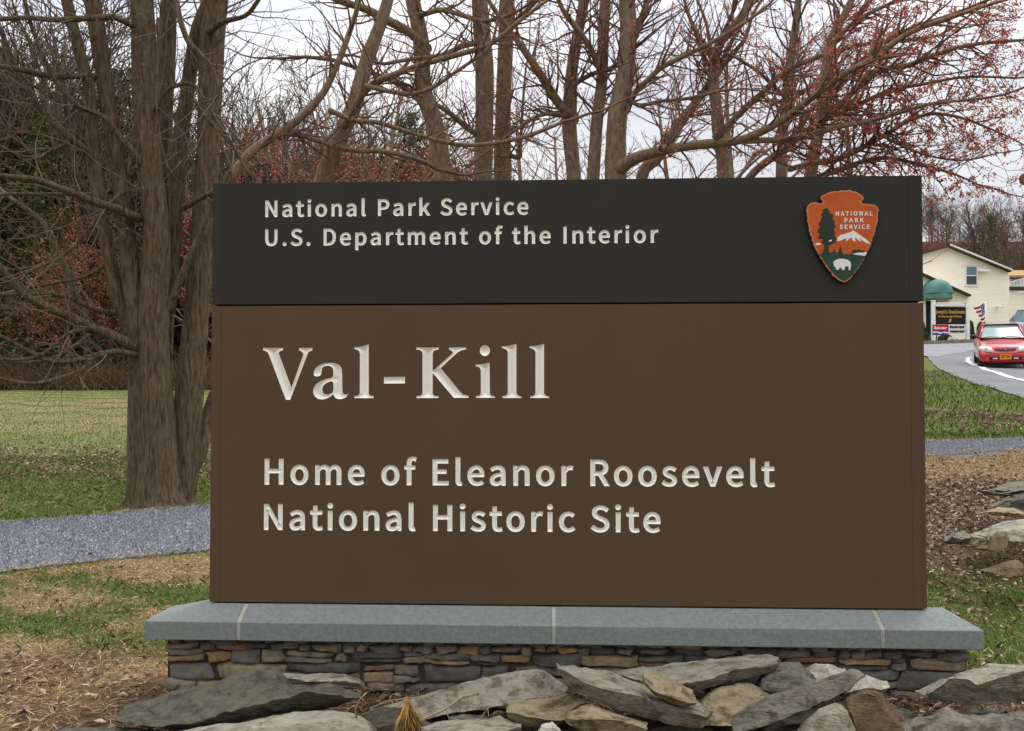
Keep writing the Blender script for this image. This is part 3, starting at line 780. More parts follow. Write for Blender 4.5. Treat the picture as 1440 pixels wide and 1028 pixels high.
def relief(name, pts, y0, y1, m, parent, tr=True, bev=0.0):
    P = trace(pts, *AS) if tr else pts
    mb = MB()
    vs = [Vector(q) for q in P]; n = len(P)
    vv, ee, ff, *_ = delaunay_2d_cdt(vs, [(i, (i + 1) % n) for i in range(n)], [], 1, 1e-7)
    V = [(v[0], y1, v[1]) for v in vv]; mb.add(V, [tuple(f) for f in ff])
    mb.add([(q[0], y1, q[1]) for q in P] + [(q[0], y0, q[1]) for q in P], [(i, (i + 1) % n, (i + 1) % n + n, i + n) for i in range(n)])
    return obj(name, mb, m, parent)


ob = relief('emblem', offset(ah, 9), -.0005, -.012, m_shadow_back, sign)  # backing plate cut larger; its near-black colour paints the shadow edge round the arrowhead
relief('rim', ah, -.012, -.017, m_edge, ob)
inn = offset(ah, -10)
relief('face', inn, -.017, -.0180, m_or, ob)
relief('meadow', ptsof('240,684 270,697 300,682 360,678 430,682 470,692 520,697 560,692 600,682 650,690 690,690 668,716 640,760 585,845 545,893 508,928 480,937 445,922 392,880 336,810 272,712'), -.018, -.0186, m_grn, ob)
relief('mountain', ptsof('418,582 420,547 450,525 495,513 540,498 562,485 590,503 640,538 690,573 716,605 690,601 655,583 618,552 640,592 600,566 577,545 583,587 556,572 550,548 520,563 494,588 502,556 475,563 448,577'), -.018, -.0188, m_wht, ob)
relief('snowfield', ptsof('213,614 235,598 263,597 280,606 252,616'), -.018, -.0186, m_wht, ob)
relief('lake', ptsof('556,697 600,684 686,680 668,713 620,707'), -.0186, -.0192, m_wht, ob)
relief('sequoia', ptsof('318,283 336,292 342,310 352,318 348,335 372,338 386,350 374,372 384,392 396,410 388,428 404,438 406,450 384,462 388,486 402,505 386,528 398,540 410,556 398,592 362,612 341,611 342,700 304,700 302,612 284,600 276,584 300,566 280,556 246,554 254,534 262,518 240,486 250,468 266,452 254,428 262,408 276,392 266,384 284,366 276,340 290,320 286,300'), -.0186, -.0196, m_tree, ob)
relief('snowpatch', ptsof('341,581 350,570 371,567 366,580 346,587'), -.0196, -.0200, m_wht, ob)
for p in ('426,686 433,660 444,624 456,655 466,688', '380,684 392,644 404,684', '286,690 292,650 302,688', '548,688 556,660 572,652 590,664 612,652 640,668 662,660 654,684 600,682'):
    relief('pine', ptsof(p), -.0186, -.0194, m_tree, ob)
relief('bison', ptsof('382,770 396,755 428,741 468,738 508,748 534,764 541,790 534,842 519,842 521,812 512,806 490,808 482,838 466,842 454,824 440,815 430,838 408,838 404,818 390,806 386,790'), -.0188, -.0198, m_wht, ob)
for s_, x0, x1, yb, yt in (('NATIONAL', 405, 735, 354, 311), ('PARK', 483, 657, 413, 371), ('SERVICE', 440, 710, 473, 431)):
    a0, a1 = trace([(x0, yb), (x1, yt)], *AS); mb = MB()
    for polys in text_line(s_, a0[0], a1[0], a0[1], a1[1] - a0[1], bold=40):
        bs = polys; vs = [Vector(q) for b in bs for q in b]; ed = []; o = 0
        for b in bs: ed += [(o + i, o + (i + 1) % len(b)) for i in range(len(b))]; o += len(b)
        vv, ee, ff, *_ = delaunay_2d_cdt(vs, ed, [], 0, 1e-8); V = np.array([tuple(v) for v in vv]); kp = inside(np.array([V[list(f)].mean(0) for f in ff]), bs)
        mb.add([(v[0], -.0190, v[1]) for v in V], [tuple(f) for f, k in zip(ff, kp) if k])
        for b in bs: n = len(b); mb.add([(q[0], -.0190, q[1]) for q in b] + [(q[0], -.018, q[1]) for q in b], [(i, (i + 1) % n, (i + 1) % n + n, i + n) for i in range(n)])
    obj('emblem_text', mb, m_wht, ob)

# ================================================================ the stone base under the sign
plinth = thing('stone_base', (SW / 2, ST / 2, -.35), 'low fieldstone wall with smooth bluestone coping slabs carrying the sign', 'wall')
m_blue = mat('bluestone', srgb(110, 117, 114), .75, srgb(128, 135, 131), scale=70, detail=9, bump=.6, bump_scale=110, bump_dist=.003, mottle=(srgb(118, 123, 118), 4, .45, .9), spec=.3)
m_mort = mat('mortar', srgb(140, 140, 130), .9, srgb(164, 163, 150), scale=40, bump=.5, bump_scale=150, bump_dist=.003)
CF, CB, CZ, CT = -.085, ST + .085, -.045, -.108       # coping: front, back, edge height, underside
XL, XR = on_y(203, 885, CF)[0], on_y(1384, 898, CF)[0]
RL, RR = -.028, on_y(1334, 853, 0)[0]                  # ridge ends of the hipped top
jf = [on_y(px, 884, CF)[0] for px in (335, 779, 1242)]


def coping(u0, u1, l_end, r_end):
    mb = MB(); rl = RL if l_end else u0; rr = RR if r_end else u1
    v = [(u0, CF, CT), (u1, CF, CT), (u1, CB, CT), (u0, CB, CT), (u0, CF, CZ), (u1, CF, CZ), (u1, CB, CZ), (u0, CB, CZ),
         (rl, -.001, 0), (rr, -.001, 0), (rr, ST + .001, 0), (rl, ST + .001, 0)]
    mb.add(v, [(0, 3, 2, 1), (0, 1, 5, 4), (1, 2, 6, 5), (2, 3, 7, 6), (3, 0, 4, 7), (4, 5, 9, 8), (5, 6, 10, 9), (6, 7, 11, 10), (7, 4, 8, 11), (8, 9, 10, 11)])
    return obj('coping_slab', mb, m_blue, plinth, bevel=.0025)


g_ = .0075
cuts = [XL] + [c for j in jf for c in (j - g_, j + g_)] + [XR]
for i in range(4): coping(cuts[2 * i], cuts[2 * i + 1], i == 0, i == 3)
for j in jf:
    mb = MB(); d_ = .002; w_ = g_ - .0004
    mb.add([(j - w_, CF + d_, CT + d_), (j + w_, CF + d_, CT + d_), (j + w_, CB - d_, CT + d_), (j - w_, CB - d_, CT + d_), (j - w_, CF + d_, CZ - d_ * .3), (j + w_, CF + d_, CZ - d_ * .3), (j + w_, CB - d_, CZ - d_ * .3), (j - w_, CB - d_, CZ - d_ * .3),
            (j - w_, 0, -d_ * .7), (j + w_, 0, -d_ * .7), (j + w_, ST, -d_ * .7), (j - w_, ST, -d_ * .7)],
           [(0, 3, 2, 1), (0, 1, 5, 4), (1, 2, 6, 5), (2, 3, 7, 6), (3, 0, 4, 7), (4, 5, 9, 8), (5, 6, 10, 9), (6, 7, 11, 10), (7, 4, 8, 11), (8, 9, 10, 11)])
    obj('mortar_joint', mb, m_mort, plinth)

WF, WX0, WX1 = -.030, on_y(231, 930, -.03)[0], on_y(1364, 930, -.03)[0]


def field_stone(mb, quad, depth, seed):
    """one rough face stone: quad (x,z) corners, pillowed and knocked about"""
    n = 7; q = [np.array(c) for c in quad]; vs = []
    for j in range(n):
        for i in range(n):
            s, t = i / (n - 1), j / (n - 1)
            p = q[0] * (1 - s) * (1 - t) + q[1] * s * (1 - t) + q[2] * s * t + q[3] * (1 - s) * t
            e_ = min(s, 1 - s) * min(t, 1 - t) * 4; edge = min(min(s, 1 - s), min(t, 1 - t))
            nx = noise.noise(Vector((p[0] * 22 + seed, p[1] * 22, seed * 3.1))); nz_ = noise.noise(Vector((p[0] * 60, p[1] * 60 + seed, seed)))
            wob = .008 * noise.noise(Vector((p[0] * 40, p[1] * 40, seed + 9)))
            round_ = .007 * (1 - min(1, edge / .17)) ** 2
            vs.append((p[0] + wob, WF - depth - .006 * nx - .003 * nz_ + round_ + (.014 if edge == 0 else 0), p[1] + wob * .8))
    mb.add(vs, [(j * n + i, j * n + i + 1, (j + 1) * n + i + 1, (j + 1) * n + i) for j in range(n - 1) for i in range(n - 1)])


m_stone = mat('fieldstone', (.5, .5, .5), .85, (1.25, 1.25, 1.25), scale=26, detail=10, lo=.3, hi=.7, bump=.7, bump_scale=70, bump_dist=.006,
              island=[(0, srgb(92, 89, 84)), (.3, srgb(112, 108, 100)), (.55, srgb(126, 118, 104)), (.76, srgb(146, 130, 104)), (.9, srgb(164, 138, 98)), (1, srgb(130, 102, 82))])
mb = MB(); r2 = random.Random(21)
zrow = CT - .001; rows = []
while zrow > -.36:
    h = r2.choice([.018, .026, .034, .042, .05, .062]) if zrow < CT - .005 else .024
    rows.append((zrow, zrow - h)); zrow -= h
for (zt, zb) in rows:
    x = WX0
    while x < WX1 - .03:
        hh = zt - zb; w_ = min(max(.04, hh * r2.uniform(.9, 5.0)), .26); x1 = x + w_
        if WX1 - x1 < .06: x1 = WX1
        j = lambda a: r2.uniform(-a, a); gp = .0008
        spl = r2.random()
        A = [(x + gp + j(.010), zb + gp + j(.010)), (x1 - gp + j(.010), zb + gp + j(.010)), (x1 - gp + j(.008), zt - gp + j(.006)), (x + gp + j(.008), zt - gp + j(.006))]
        if spl < .38 and hh > .042:
            zm = zb + hh * r2.uniform(.4, .6); zm2 = zm + j(.012)
            field_stone(mb, [A[0], A[1], (A[1][0], zm2 - gp), (A[0][0], zm - gp)], r2.uniform(-.006, .010), r2.random() * 90)
            field_stone(mb, [(A[0][0], zm + gp), (A[1][0], zm2 + gp), A[2], A[3]], r2.uniform(-.006, .010), r2.random() * 90)
        else: field_stone(mb, A, r2.uniform(-.006, .012), r2.random() * 90)
        x = x1
obj('stone_facing', mb, m_stone, plinth, smooth=True)
mb = MB(); a_ = np.array([(WX0 + .006, WF + .016, -.36), (WX1 - .006, WF + .016, -.36), (WX1 - .006, WF + .016, CT), (WX0 + .006, WF + .016, CT)]); mb.prism(a_, (0, ST + .03 - WF - .016, 0))
obj('wall_core', mb, mat('dark_mortar', srgb(50, 45, 38), .95, srgb(74, 66, 56), scale=20, detail=8, bump=.8, bump_scale=60, bump_dist=.01), plinth)

# ================================================================ loose flat rocks heaped before the base
m_rocks = {}
for nm, c1, c2, mo in (('slate_rock', (108, 104, 93), (142, 137, 122), (84, 79, 66)), ('pale_rock', (146, 140, 124), (176, 169, 152), (116, 106, 86)), ('tan_rock', (142, 128, 100), (172, 158, 128), (104, 88, 62)),
                       ('dark_rock', (66, 64, 56), (114, 110, 95), (102, 98, 82)), ('brown_rock', (98, 84, 62), (124, 106, 80), (66, 58, 46)), ('chalky_rock', (186, 180, 166), (206, 200, 186), (160, 150, 130))):
    m_rocks[nm] = mat(nm, srgb(*c1), .88, srgb(*c2), scale=20, detail=12, lo=.34, hi=.66, stretch=(1, 1, 3.2), bump=1.0, bump_scale=45, bump_dist=.022, mottle=(srgb(*mo), 16, .50, .62), spec=.2)


def lut(poly, n, jit, r):
    P = np.array(poly, float); d = np.append(0, np.cumsum(np.linalg.norm(np.diff(P, axis=0), axis=1))); t = np.linspace(0, d[-1], n)
    return np.stack([np.interp(t, d, P[:, 0]), np.interp(t, d, P[:, 1])], 1)


def rock(label, m, org, sc, back, edge, bottom, db, de, dbot, group='flat rocks heaped in front of the stone base', rough=1.0, seed=1, end=.05):
    """a broken slab: top outline at depth db, front arris at de, lower edge at dbot, closed behind and below"""
    r = random.Random(seed * 17 + 3)
    px = lambda s: [(org[0] + x / sc, org[1] + y / sc) for x, y in ptsof(s)]
    n = 46
    B, E_, D = lut(px(back), n, 0, r), lut(px(edge), n, 0, r), lut(px(bottom), n, 0, r)
    ring = []
    for i in range(n):
        t = i / (n - 1); tp = math.sin(math.pi * min(max(t, .0), 1)) ** .35      # ends pinch together
        b, e_, d = at(B[i][0], B[i][1], db), at(E_[i][0], E_[i][1], de), at(D[i][0], D[i][1], dbot)
        k = lambda a, c, s: a * (1 - s) + c * s
        under = d + FW * (db - dbot + .02) * .8 - np.array([0, 0, .02]); back_lo = b + FW * .03 - np.array([0, 0, max(.015, (b[2] - d[2]) * .55)])
        row = [b, k(b, e_, .17), k(b, e_, .33), k(b, e_, .5), k(b, e_, .66), k(b, e_, .83), e_, k(e_, d, .2), k(e_, d, .4), k(e_, d, .6), k(e_, d, .8), d, k(d, under, .5), under, k(under, back_lo, .5), back_lo]
        ring.append(row)
    m_ = len(ring[0]); V = []
    for i, row in enumerate(ring):
        c = sum(row) / m_; t = i / (n - 1); e_ = min(t, 1 - t); sq = 1.0 if e_ > end else .80 + .20 * e_ / end
        for j, p in enumerate(row):
            p = c + (p - c) * sq
            v = Vector(p * 9.0) + Vector((seed * 3.7, 0, seed)); f = .006 * rough
            nn = Vector((noise.noise(v), noise.noise(v + Vector((31, 0, 0))), noise.noise(v + Vector((0, 57, 0))))) * f
            v2 = v * 3.3; nn += Vector((noise.noise(v2), noise.noise(v2 + Vector((31, 0, 0))), noise.noise(v2 + Vector((0, 57, 0))))) * f * .55
            v3 = v * 8.1; nn += Vector((noise.noise(v3), noise.noise(v3 + Vector((31, 0, 0))), noise.noise(v3 + Vector((0, 57, 0))))) * f * .42
            cl = noise.voronoi(v * .85)[0]; chip = (cl[1] - cl[0]); q_ = p - c; q_ = q_ / (np.linalg.norm(q_) + 1e-6)      # planar chips along fractures
            nn -= Vector(q_) * (.013 * rough * max(0, .55 - chip))
            if 0 < j < 11:                                   # split layers: small steps along the cleavage
                st = math.floor((p[2] * 60 + p[0] * 6 + 2.2 * noise.noise(v * .7)) % 7) / 7.0; nn -= Vector(FW) * -.006 * rough * (st - .5)
            V.append((p[0] + nn.x, p[1] + nn.y, p[2] + nn.z))
    mb = MB(); mb.add(V, [(i * m_ + j, i * m_ + (j + 1) % m_, (i + 1) * m_ + (j + 1) % m_, (i + 1) * m_ + j) for i in range(n - 1) for j in range(m_)] + [tuple(range(m_))[::-1], tuple((n - 1) * m_ + j for j in range(m_))])
    o = obj('flat_rock', mb, m_rocks[m], None)
    w = o.modifiers.new('bevel', 'BEVEL'); w.width = .004; w.segments = 1; w.limit_method = 'ANGLE'; w.angle_limit = math.radians(40)
    tag(o, label, 'rock', group); return o


A_, B_, C_, D_ = ((140, 880), 3.6), ((480, 880), 4.5), ((760, 880), 4.5), ((1040, 880), 3.6)
rock('big dark greenish slab lying aslant at the left end of the heap', 'dark_rock', *A_, '62,470 110,403 330,333 600,262 700,232 800,208 880,212 935,245 970,285 1060,296 1180,298 1295,350', '68,482 230,505 330,520 450,500 650,432 850,386 1080,338 1220,348 1303,362', '80,500 250,530 500,560 800,545 1000,480 1200,420 1303,368', 2.86, 2.62, 2.70, seed=1, rough=1.7)
rock('pale squared slab end poking out behind the big dark slab', 'pale_rock', *A_, '905,232 1100,236 1250,238 1325,268', '915,262 1100,282 1250,284 1322,290', '920,330 1100,340 1320,320', 3.0, 2.93, 2.95, seed=2)
rock('rounded grey boulder beneath the big dark slab', 'pale_rock', *A_, '330,540 800,470 1000,435 1180,422 1300,442 1385,490 1420,545', '330,570 800,520 1000,490 1180,470 1300,490 1370,530 1410,580', '330,720 1000,720 1400,700', 2.62, 2.50, 2.42, seed=3, rough=.7)
rock('long pale slab leaning up towards the middle joint of the coping', 'pale_rock', *B_, '112,552 300,488 500,438 700,373 900,318 1100,278 1230,260 1290,268 1350,310 1440,390', '118,562 300,505 500,456 700,391 900,336 1100,296 1230,280 1285,300 1325,395 1420,420', '130,604 250,642 400,628 700,562 900,532 1050,505 1300,450 1410,440', 2.98, 2.94, 2.84, seed=4)
rock('tan slab resting below the lower end of the long pale slab', 'tan_rock', *C_, '-215,520 -195,480 -150,464 -60,450 60,444 180,430 260,440 290,470', '-215,545 -160,556 -60,582 40,596 120,598 155,592 215,512 288,478', '-205,585 -100,632 0,645 100,640 160,610 225,530 288,492', 2.80, 2.63, 2.66, seed=5)
rock('flat pale slab cut by the bottom edge of the photo', 'pale_rock', *B_, '440,668 600,614 800,592 1000,568 1130,632', '440,690 640,690 900,680 1040,672 1140,642', '440,740 1140,720', 2.68, 2.46, 2.48, seed=6)
rock('small grey stone wedged beneath the long pale slab', 'slate_rock', *B_, '685,570 790,552 900,556 925,578', '690,582 800,575 925,590', '690,625 920,620', 2.86, 2.80, 2.80, seed=7)
rock('pinkish small pebble beside the white twigs', 'brown_rock', *B_, '945,560 965,535 1010,525 1042,540', '945,568 1000,548 1045,552', '950,600 1045,590', 2.82, 2.78, 2.78, seed=27)
rock('small jagged white stone low in the middle of the heap', 'chalky_rock', *C_, '-20,668 10,625 45,618 75,603 105,625 135,655', '-18,680 15,648 60,640 90,650 132,672', '-15,730 130,730', 2.52, 2.46, 2.45, seed=8)
rock('broad grey slab tipping down to the right in the middle of the heap', 'pale_rock', *C_, '103,258 200,250 300,262 450,285 620,345 720,395 850,425 1000,462 1082,530', '106,270 180,300 275,365 330,390 470,412 600,430 720,480 850,520 1000,566 1060,582 1083,545', '112,290 190,400 330,480 500,535 700,600 850,632 1010,645 1050,625 1083,560', 2.88, 2.64, 2.68, seed=9, end=.02)
rock('cream elongated stone lying on top of the tipping slab', 'tan_rock', *C_, '652,300 660,284 692,281 760,290 850,340 960,410 988,470', '664,350 690,388 745,420 800,440 880,468 940,486 985,486', '690,395 745,445 850,500 930,516 984,502', 2.74, 2.62, 2.65, seed=10)
rock('tan slab half hidden under the tipping slab', 'tan_rock', *C_, '150,575 190,520 250,495 330,492 440,540 560,580 680,610', '158,592 220,600 300,598 380,585 500,590 680,640', '160,615 300,690 680,720', 2.66, 2.52, 2.54, seed=11)
rock('long buff slab lying level against the wall behind the heap', 'pale_rock', *C_, '465,290 560,260 760,245 950,215 1150,204 1320,178 1440,172 1505,192', '480,305 700,360 890,372 1000,345 1100,322 1300,272 1395,264 1505,235', '500,335 700,400 900,405 1000,418 1085,396 1300,346 1392,312 1508,270', 3.08, 2.86, 2.90, seed=12)
rock('rounded tan boulder between the tipping slab and the long plank', 'tan_rock', *C_, '1010,480 1075,415 1130,385 1270,352 1335,360 1440,415 1490,470', '1015,498 1078,440 1130,412 1270,380 1335,390 1440,445 1490,500', '1020,640 1250,640 1490,600', 2.88, 2.84, 2.70, seed=13, rough=.8)
rock('dark jagged lump at the right end of the long buff slab', 'slate_rock', *D_, '112,246 150,200 240,172 300,186 330,210 385,262', '116,275 165,246 235,236 290,262 330,290 385,292', '118,345 200,350 300,332 385,310', 3.0, 2.86, 2.84, seed=14, rough=1.6)
rock('chalky triangular slab standing behind the long plank', 'chalky_rock', *D_, '315,215 380,183 450,190 540,214 566,244', '318,236 380,206 450,212 540,236 566,258', '325,320 450,320 560,300', 3.04, 3.01, 2.94, seed=15)
rock('long grey plank of rock slanting up to the right', 'slate_rock', *D_, '-40,440 0,424 150,344 300,303 450,258 560,214 600,214 628,236', '-40,462 0,446 150,366 300,322 450,277 555,240 605,236 632,250', '-30,560 0,545 150,505 300,450 430,390 560,332 625,268', 2.76, 2.70, 2.66, seed=16)
rock('white angular stone at the tip of the long plank', 'chalky_rock', *D_, '562,330 600,280 640,238 690,265 758,284', '566,338 620,318 700,322 762,308', '572,350 700,370 758,330', 2.94, 2.86, 2.88, seed=17)
rock('dark brown slab standing on edge below the white stone', 'brown_rock', *D_, '540,350 600,325 650,315 720,330 760,372 850,480 912,545', '545,372 600,350 655,342 698,356 720,400 800,490 860,560', '560,430 600,560 700,600 860,620', 2.74, 2.62, 2.58, seed=18)
rock('smooth grey wedge below the middle of the long plank', 'pale_rock', *D_, '298,545 340,470 400,418 480,384 560,400 578,440 612,540', '305,560 352,500 405,455 480,430 545,450 560,480 600,570', '300,640 620,640', 2.66, 2.55, 2.50, seed=19, rough=.6)
rock('big buff boulder at the right end of the heap', 'pale_rock', *D_, '948,318 975,298 1010,280 1060,258 1110,224 1250,200 1360,192 1440,190 1520,200', '955,345 1010,312 1062,270 1140,268 1205,292 1300,262 1440,222 1520,240', '962,378 1050,390 1200,412 1300,408 1440,392 1520,388', 2.94, 2.72, 2.78, seed=20, rough=1.3)
rock('splintered grey ledge under the big buff boulder', 'slate_rock', *D_, '868,480 980,455 1050,408 1120,440 1232,446 1440,424 1540,424', '880,498 1000,486 1100,478 1230,482 1440,470 1540,470', '890,590 1440,620 1540,620', 2.70, 2.58, 2.52, seed=21, rough=1.6)
rock('flat grey stone low at the bottom left corner of the photo', 'slate_rock', (0, 686), 3.0, '-40,990 0,980 30,985 70,1005', '-40,1010 30,1010 72,1018', '-40,1040 72,1040', 2.98, 2.90, 2.90, group='stones on the straw by the heap', seed=22)
rock('sunken dark stone at the bottom edge by the big slab', 'dark_rock', (0, 686), 3.0, '225,1018 400,1012 600,1010 740,1026', '225,1030 740,1035', '225,1070 740,1070', 2.70, 2.60, 2.60, group='stones on the straw by the heap', seed=23)
# stones bedded below that carry the heap
for i, (px, Z, w) in enumerate(((330, 2.66, 34), (560, 2.72, 60), (700, 2.78, 60), (830, 2.72, 60), (960, 2.74, 62), (1130, 2.78, 60), (1250, 2.74, 56), (1390, 2.80, 60))):
    rock('dark bedded stone showing only through the gaps of the heap', 'dark_rock', (px, 0), 1.0, '%d,1010 %d,992 %d,995 %d,1015' % (-w, -w * .4, w * .4, w), '%d,1030 0,1015 %d,1032' % (-w, w), '%d,1085 0,1090 %d,1085' % (-w, w), Z + .2, Z, Z, seed=40 + i)
Z5 = ((1290, 620), 3.316)
gB = 'stones lying on the leafy bank'
rock('grey slab at the top of the pile on the leafy bank', 'slate_rock', *Z5, '362,218 400,198 450,188 540,186', '366,228 410,236 450,226 540,215', '372,240 412,262 440,258 540,250', 6.7, 6.3, 6.35, gB, seed=30)
rock('dark topped slab overhanging at the right photo edge', 'slate_rock', *Z5, '428,232 470,200 520,186 600,178', '430,242 480,232 530,222 600,216', '432,254 500,250 600,246', 6.4, 6.0, 6.05, gB, seed=31)
rock('small slate stone tucked under the dark topped slab', 'slate_rock', *Z5, '388,280 410,264 440,255 470,255', '390,290 420,280 470,270', '390,306 430,304 470,300', 6.1, 5.9, 5.9, gB, seed=32)
rock('blocky olive stone at the photo edge on the bank', 'dark_rock', *Z5, '438,270 455,250 500,244 580,240', '442,285 480,270 580,262', '445,318 490,326 580,330', 6.0, 5.7, 5.7, gB, seed=33)
rock('thin yellowish slab with dark underside on the bank', 'tan_rock', *Z5, '328,322 380,308 450,312 500,330', '332,328 380,330 440,332 500,342', '338,344 400,346 500,358', 5.7, 5.45, 5.47, gB, seed=34)
rock('broad worn stone low in the bank pile', 'pale_rock', *Z5, '328,420 345,395 400,376 480,364 600,360', '332,440 380,420 450,420 600,420', '340,470 420,472 600,478', 5.4, 5.05, 5.0, gB, seed=35)
rock('egg shaped brown stone leaning on the broad worn stone', 'brown_rock', *Z5, '328,480 340,445 372,424 408,420 432,452', '334,492 352,462 380,444 410,442 430,466', '338,508 380,522 424,490', 5.05, 4.9, 4.85, gB, seed=36, rough=.6)
rock('rounded brown stone half sunk in leaves on the bank', 'brown_rock', *Z5, '368,592 395,566 430,554 470,556 500,580', '370,604 400,586 440,580 500,598', '372,622 440,630 500,628', 4.55, 4.35, 4.3, gB, seed=37, rough=.6)
rock('lone small grey green stone among the leaves beside the sign', 'slate_rock', *Z5, '150,440 170,426 205,422 252,436', '158,448 200,458 252,452', '164,470 205,486 248,478', 4.95, 4.78, 4.8, gB, seed=38)

# ---- dead conifer sprig and fallen twigs on the heap
m_sprig = mat('dry_needles', (0, 0, 0), .7, island=[(0, (.10, .085, .02)), (.5, (.27, .13, .03)), (.8, (.36, .19, .045)), (1, (.14, .15, .04))])
m_twig = mat('grey_twig', srgb(150, 134, 112), .8, srgb(120, 102, 82), scale=40)
mb = MB(); r3 = random.Random(4)
for k in range(150):
    a, b = at(573 + r3.uniform(-4, 4), 985 + r3.uniform(-2, 6), 2.50), at(573 + r3.gauss(0, 13), 1030 + r3.uniform(-14, 26), 2.44 + r3.uniform(-.03, .03))
    w = np.array([.0016, 0, 0]); mid = (a + b) / 2 + np.array([r3.uniform(-.004, .004), -.006, .002]); mb.add([a - w * .5, a + w * .5, mid + w, b, mid - w], [(0, 1, 2, 3, 4)])
tag(obj('dried_sprig', mb, m_sprig), 'tuft of orange dried conifer needles stuck among the rocks', 'sprig')


def twig(label, P, r0, r1):
    q = [at(x, y, z) for x, y, z in P]; n = len(q); mb = MB(); mb.tube(q, [r0 + (r1 - r0) * i / (n - 1) for i in range(n)], 5); tag(obj('twig', mb, m_twig, smooth=True), label, 'twig', 'fallen twigs on the rocks')


twig('brown forked stick lying across the long pale slab', [(560, 1026, 2.46), (590, 1014, 2.48), (624, 998, 2.56), (650, 980, 2.64), (673, 976, 2.68)], .0042, .003)
twig('thin pale twig arching over the left end of the long slab', [(520, 996, 2.6), (545, 986, 2.62), (575, 981, 2.62), (600, 980, 2.63), (625, 992, 2.62), (632, 1012, 2.55)], .002, .0013)
twig('short white curled twig standing by the rounded boulder', [(501, 1010, 2.58), (500, 996, 2.58), (506, 984, 2.58), (516, 973, 2.6)], .0028, .0018)
twig('tiny white forked twig beside the pinkish pebble', [(675, 1012, 2.6), (681, 1003, 2.62), (686, 996, 2.64), (687, 1008, 2.6)], .0016, .0012)

# ================================================================ trees
m_bark = mat('grey_brown_bark', srgb(78, 65, 52), .9, srgb(140, 122, 99), scale=13, detail=12, lo=.34, hi=.66, stretch=(3.4, 3.4, .55), bump=1.0, bump_scale=12, bump_dist=.08, mottle=(srgb(118, 122, 104), 5, .55, .75), spec=.15)
m_limb = mat('smooth_bark', srgb(98, 82, 66), .9, srgb(138, 118, 97), scale=12, detail=8, stretch=(1.6, 1.6, .8), bump=.5, bump_scale=30, bump_dist=.01, mottle=(srgb(126, 124, 110), 6, .55, .75), spec=.15)
m_twigs = mat('dark_twigs', srgb(98, 76, 68), .85, srgb(124, 98, 88), scale=6, spec=.15)
m_bud = mat('red_buds', (0, 0, 0), .7, island=[(0, srgb(150, 68, 54)), (.5, srgb(196, 106, 82)), (1, srgb(220, 150, 122))], spec=.2)


class Grower:
    rmin = .0016; segl = .16

    def __init__(s, seed): s.r = random.Random(seed); s.tw = MB(); s.bd = MB(); s.rn = s.r.uniform

    def grow(s, p, d, L_, r0, lev, up=.06, buds=.5, bsize=.012, spread=.9, kids=1.0, bend=.16):
        r = s.r; n = max(4, min(9, int(L_ / s.segl))) if L_ < 3 else 11
        seg = L_ / n; pts = [Vector(p)]; dr = Vector(d).normalized(); rr = [r0]
        for i in range(n):
            dr = (dr + Vector((r.gauss(0, bend), r.gauss(0, bend), r.gauss(0, bend) + up))).normalized()
            pts.append(pts[-1] + dr * seg); rr.append(max(r0 * (1 - .8 * (i + 1) / n), s.rmin))
        s.tw.tube(pts, rr, 7 if r0 > .03 else (5 if r0 > .012 else 3), cap=False)
        if buds > 0 and lev <= 1:
            for i in range(1, n + 1):
                if r.random() < buds * (1.5 if i == n else .85):
                    s.bud(pts[i], bsize)
        if lev > 0:
            k = max(2, int(L_ * 3.2 * kids)) if lev == 1 else max(3, int(L_ * 2.4 * kids))
            k = min(k, 14)
            for _ in range(k):
                t = r.uniform(.18, 1.0); i = min(int(t * n), n - 1); q = pts[i].lerp(pts[i + 1], t * n - i)
                tang = (pts[i + 1] - pts[i]).normalized(); side = Vector((r.gauss(0, 1), r.gauss(0, 1), r.gauss(0, 1))).cross(tang)
                if side.length < 1e-4: continue
                nd = tang * r.uniform(.5, 1.0) + side.normalized() * spread * r.uniform(.5, 1.0)
                s.grow(q, nd, L_ * r.uniform(.28, .6) * (1 - .45 * t), max(rr[i] * .55, s.rmin * 1.2), lev - 1, up, buds, bsize, spread, kids, bend)

    def bud(s, p, b):
        r = s.r
        for _ in range(r.choice((1, 1, 2, 3))):
            s.bd.blob((p[0] + r.gauss(0, b * .9), p[1] + r.gauss(0, b * .9), p[2] + r.gauss(0, b * .9)), b * r.uniform(.4, .95), (1, 1, r.uniform(.7, 1.3)))

    def sprout(s, pts, rad, n, L0, L1, lev=1, up=.06, lo=.15, hi=1.0, cap=.016, **k):
        r = s.r; m = len(pts) - 1
        for _ in range(n):
            t = r.uniform(lo, hi); i = min(int(t * m), m - 1); q = Vector(pts[i]).lerp(Vector(pts[i + 1]), t * m - i)
            tang = (Vector(pts[i + 1]) - Vector(pts[i])).normalized(); side = Vector((r.gauss(0, 1), r.gauss(0, 1), r.gauss(0, 1))).cross(tang).normalized()
            s.grow(q, tang * r.uniform(.35, .9) + side * r.uniform(.5, 1.0), r.uniform(L0, L1), min(max(rad[i] * .45, .0035), cap), lev, up, **k)


def cr(P, k):
    """Catmull-Rom through rows of any length"""
    P = [np.array(p, float) for p in P]; out = []
    for i in range(len(P) - 1):
        p0, p1, p2, p3 = P[max(i - 1, 0)], P[i], P[i + 1], P[min(i + 2, len(P) - 1)]
        for j in range(k):
            t = j / k; out.append(.5 * ((2 * p1) + (-p0 + p2) * t + (2 * p0 - 5 * p1 + 4 * p2 - p3) * t * t + (-p0 + 3 * p1 - 3 * p2 + p3) * t ** 3))
    out.append(P[-1]); return out


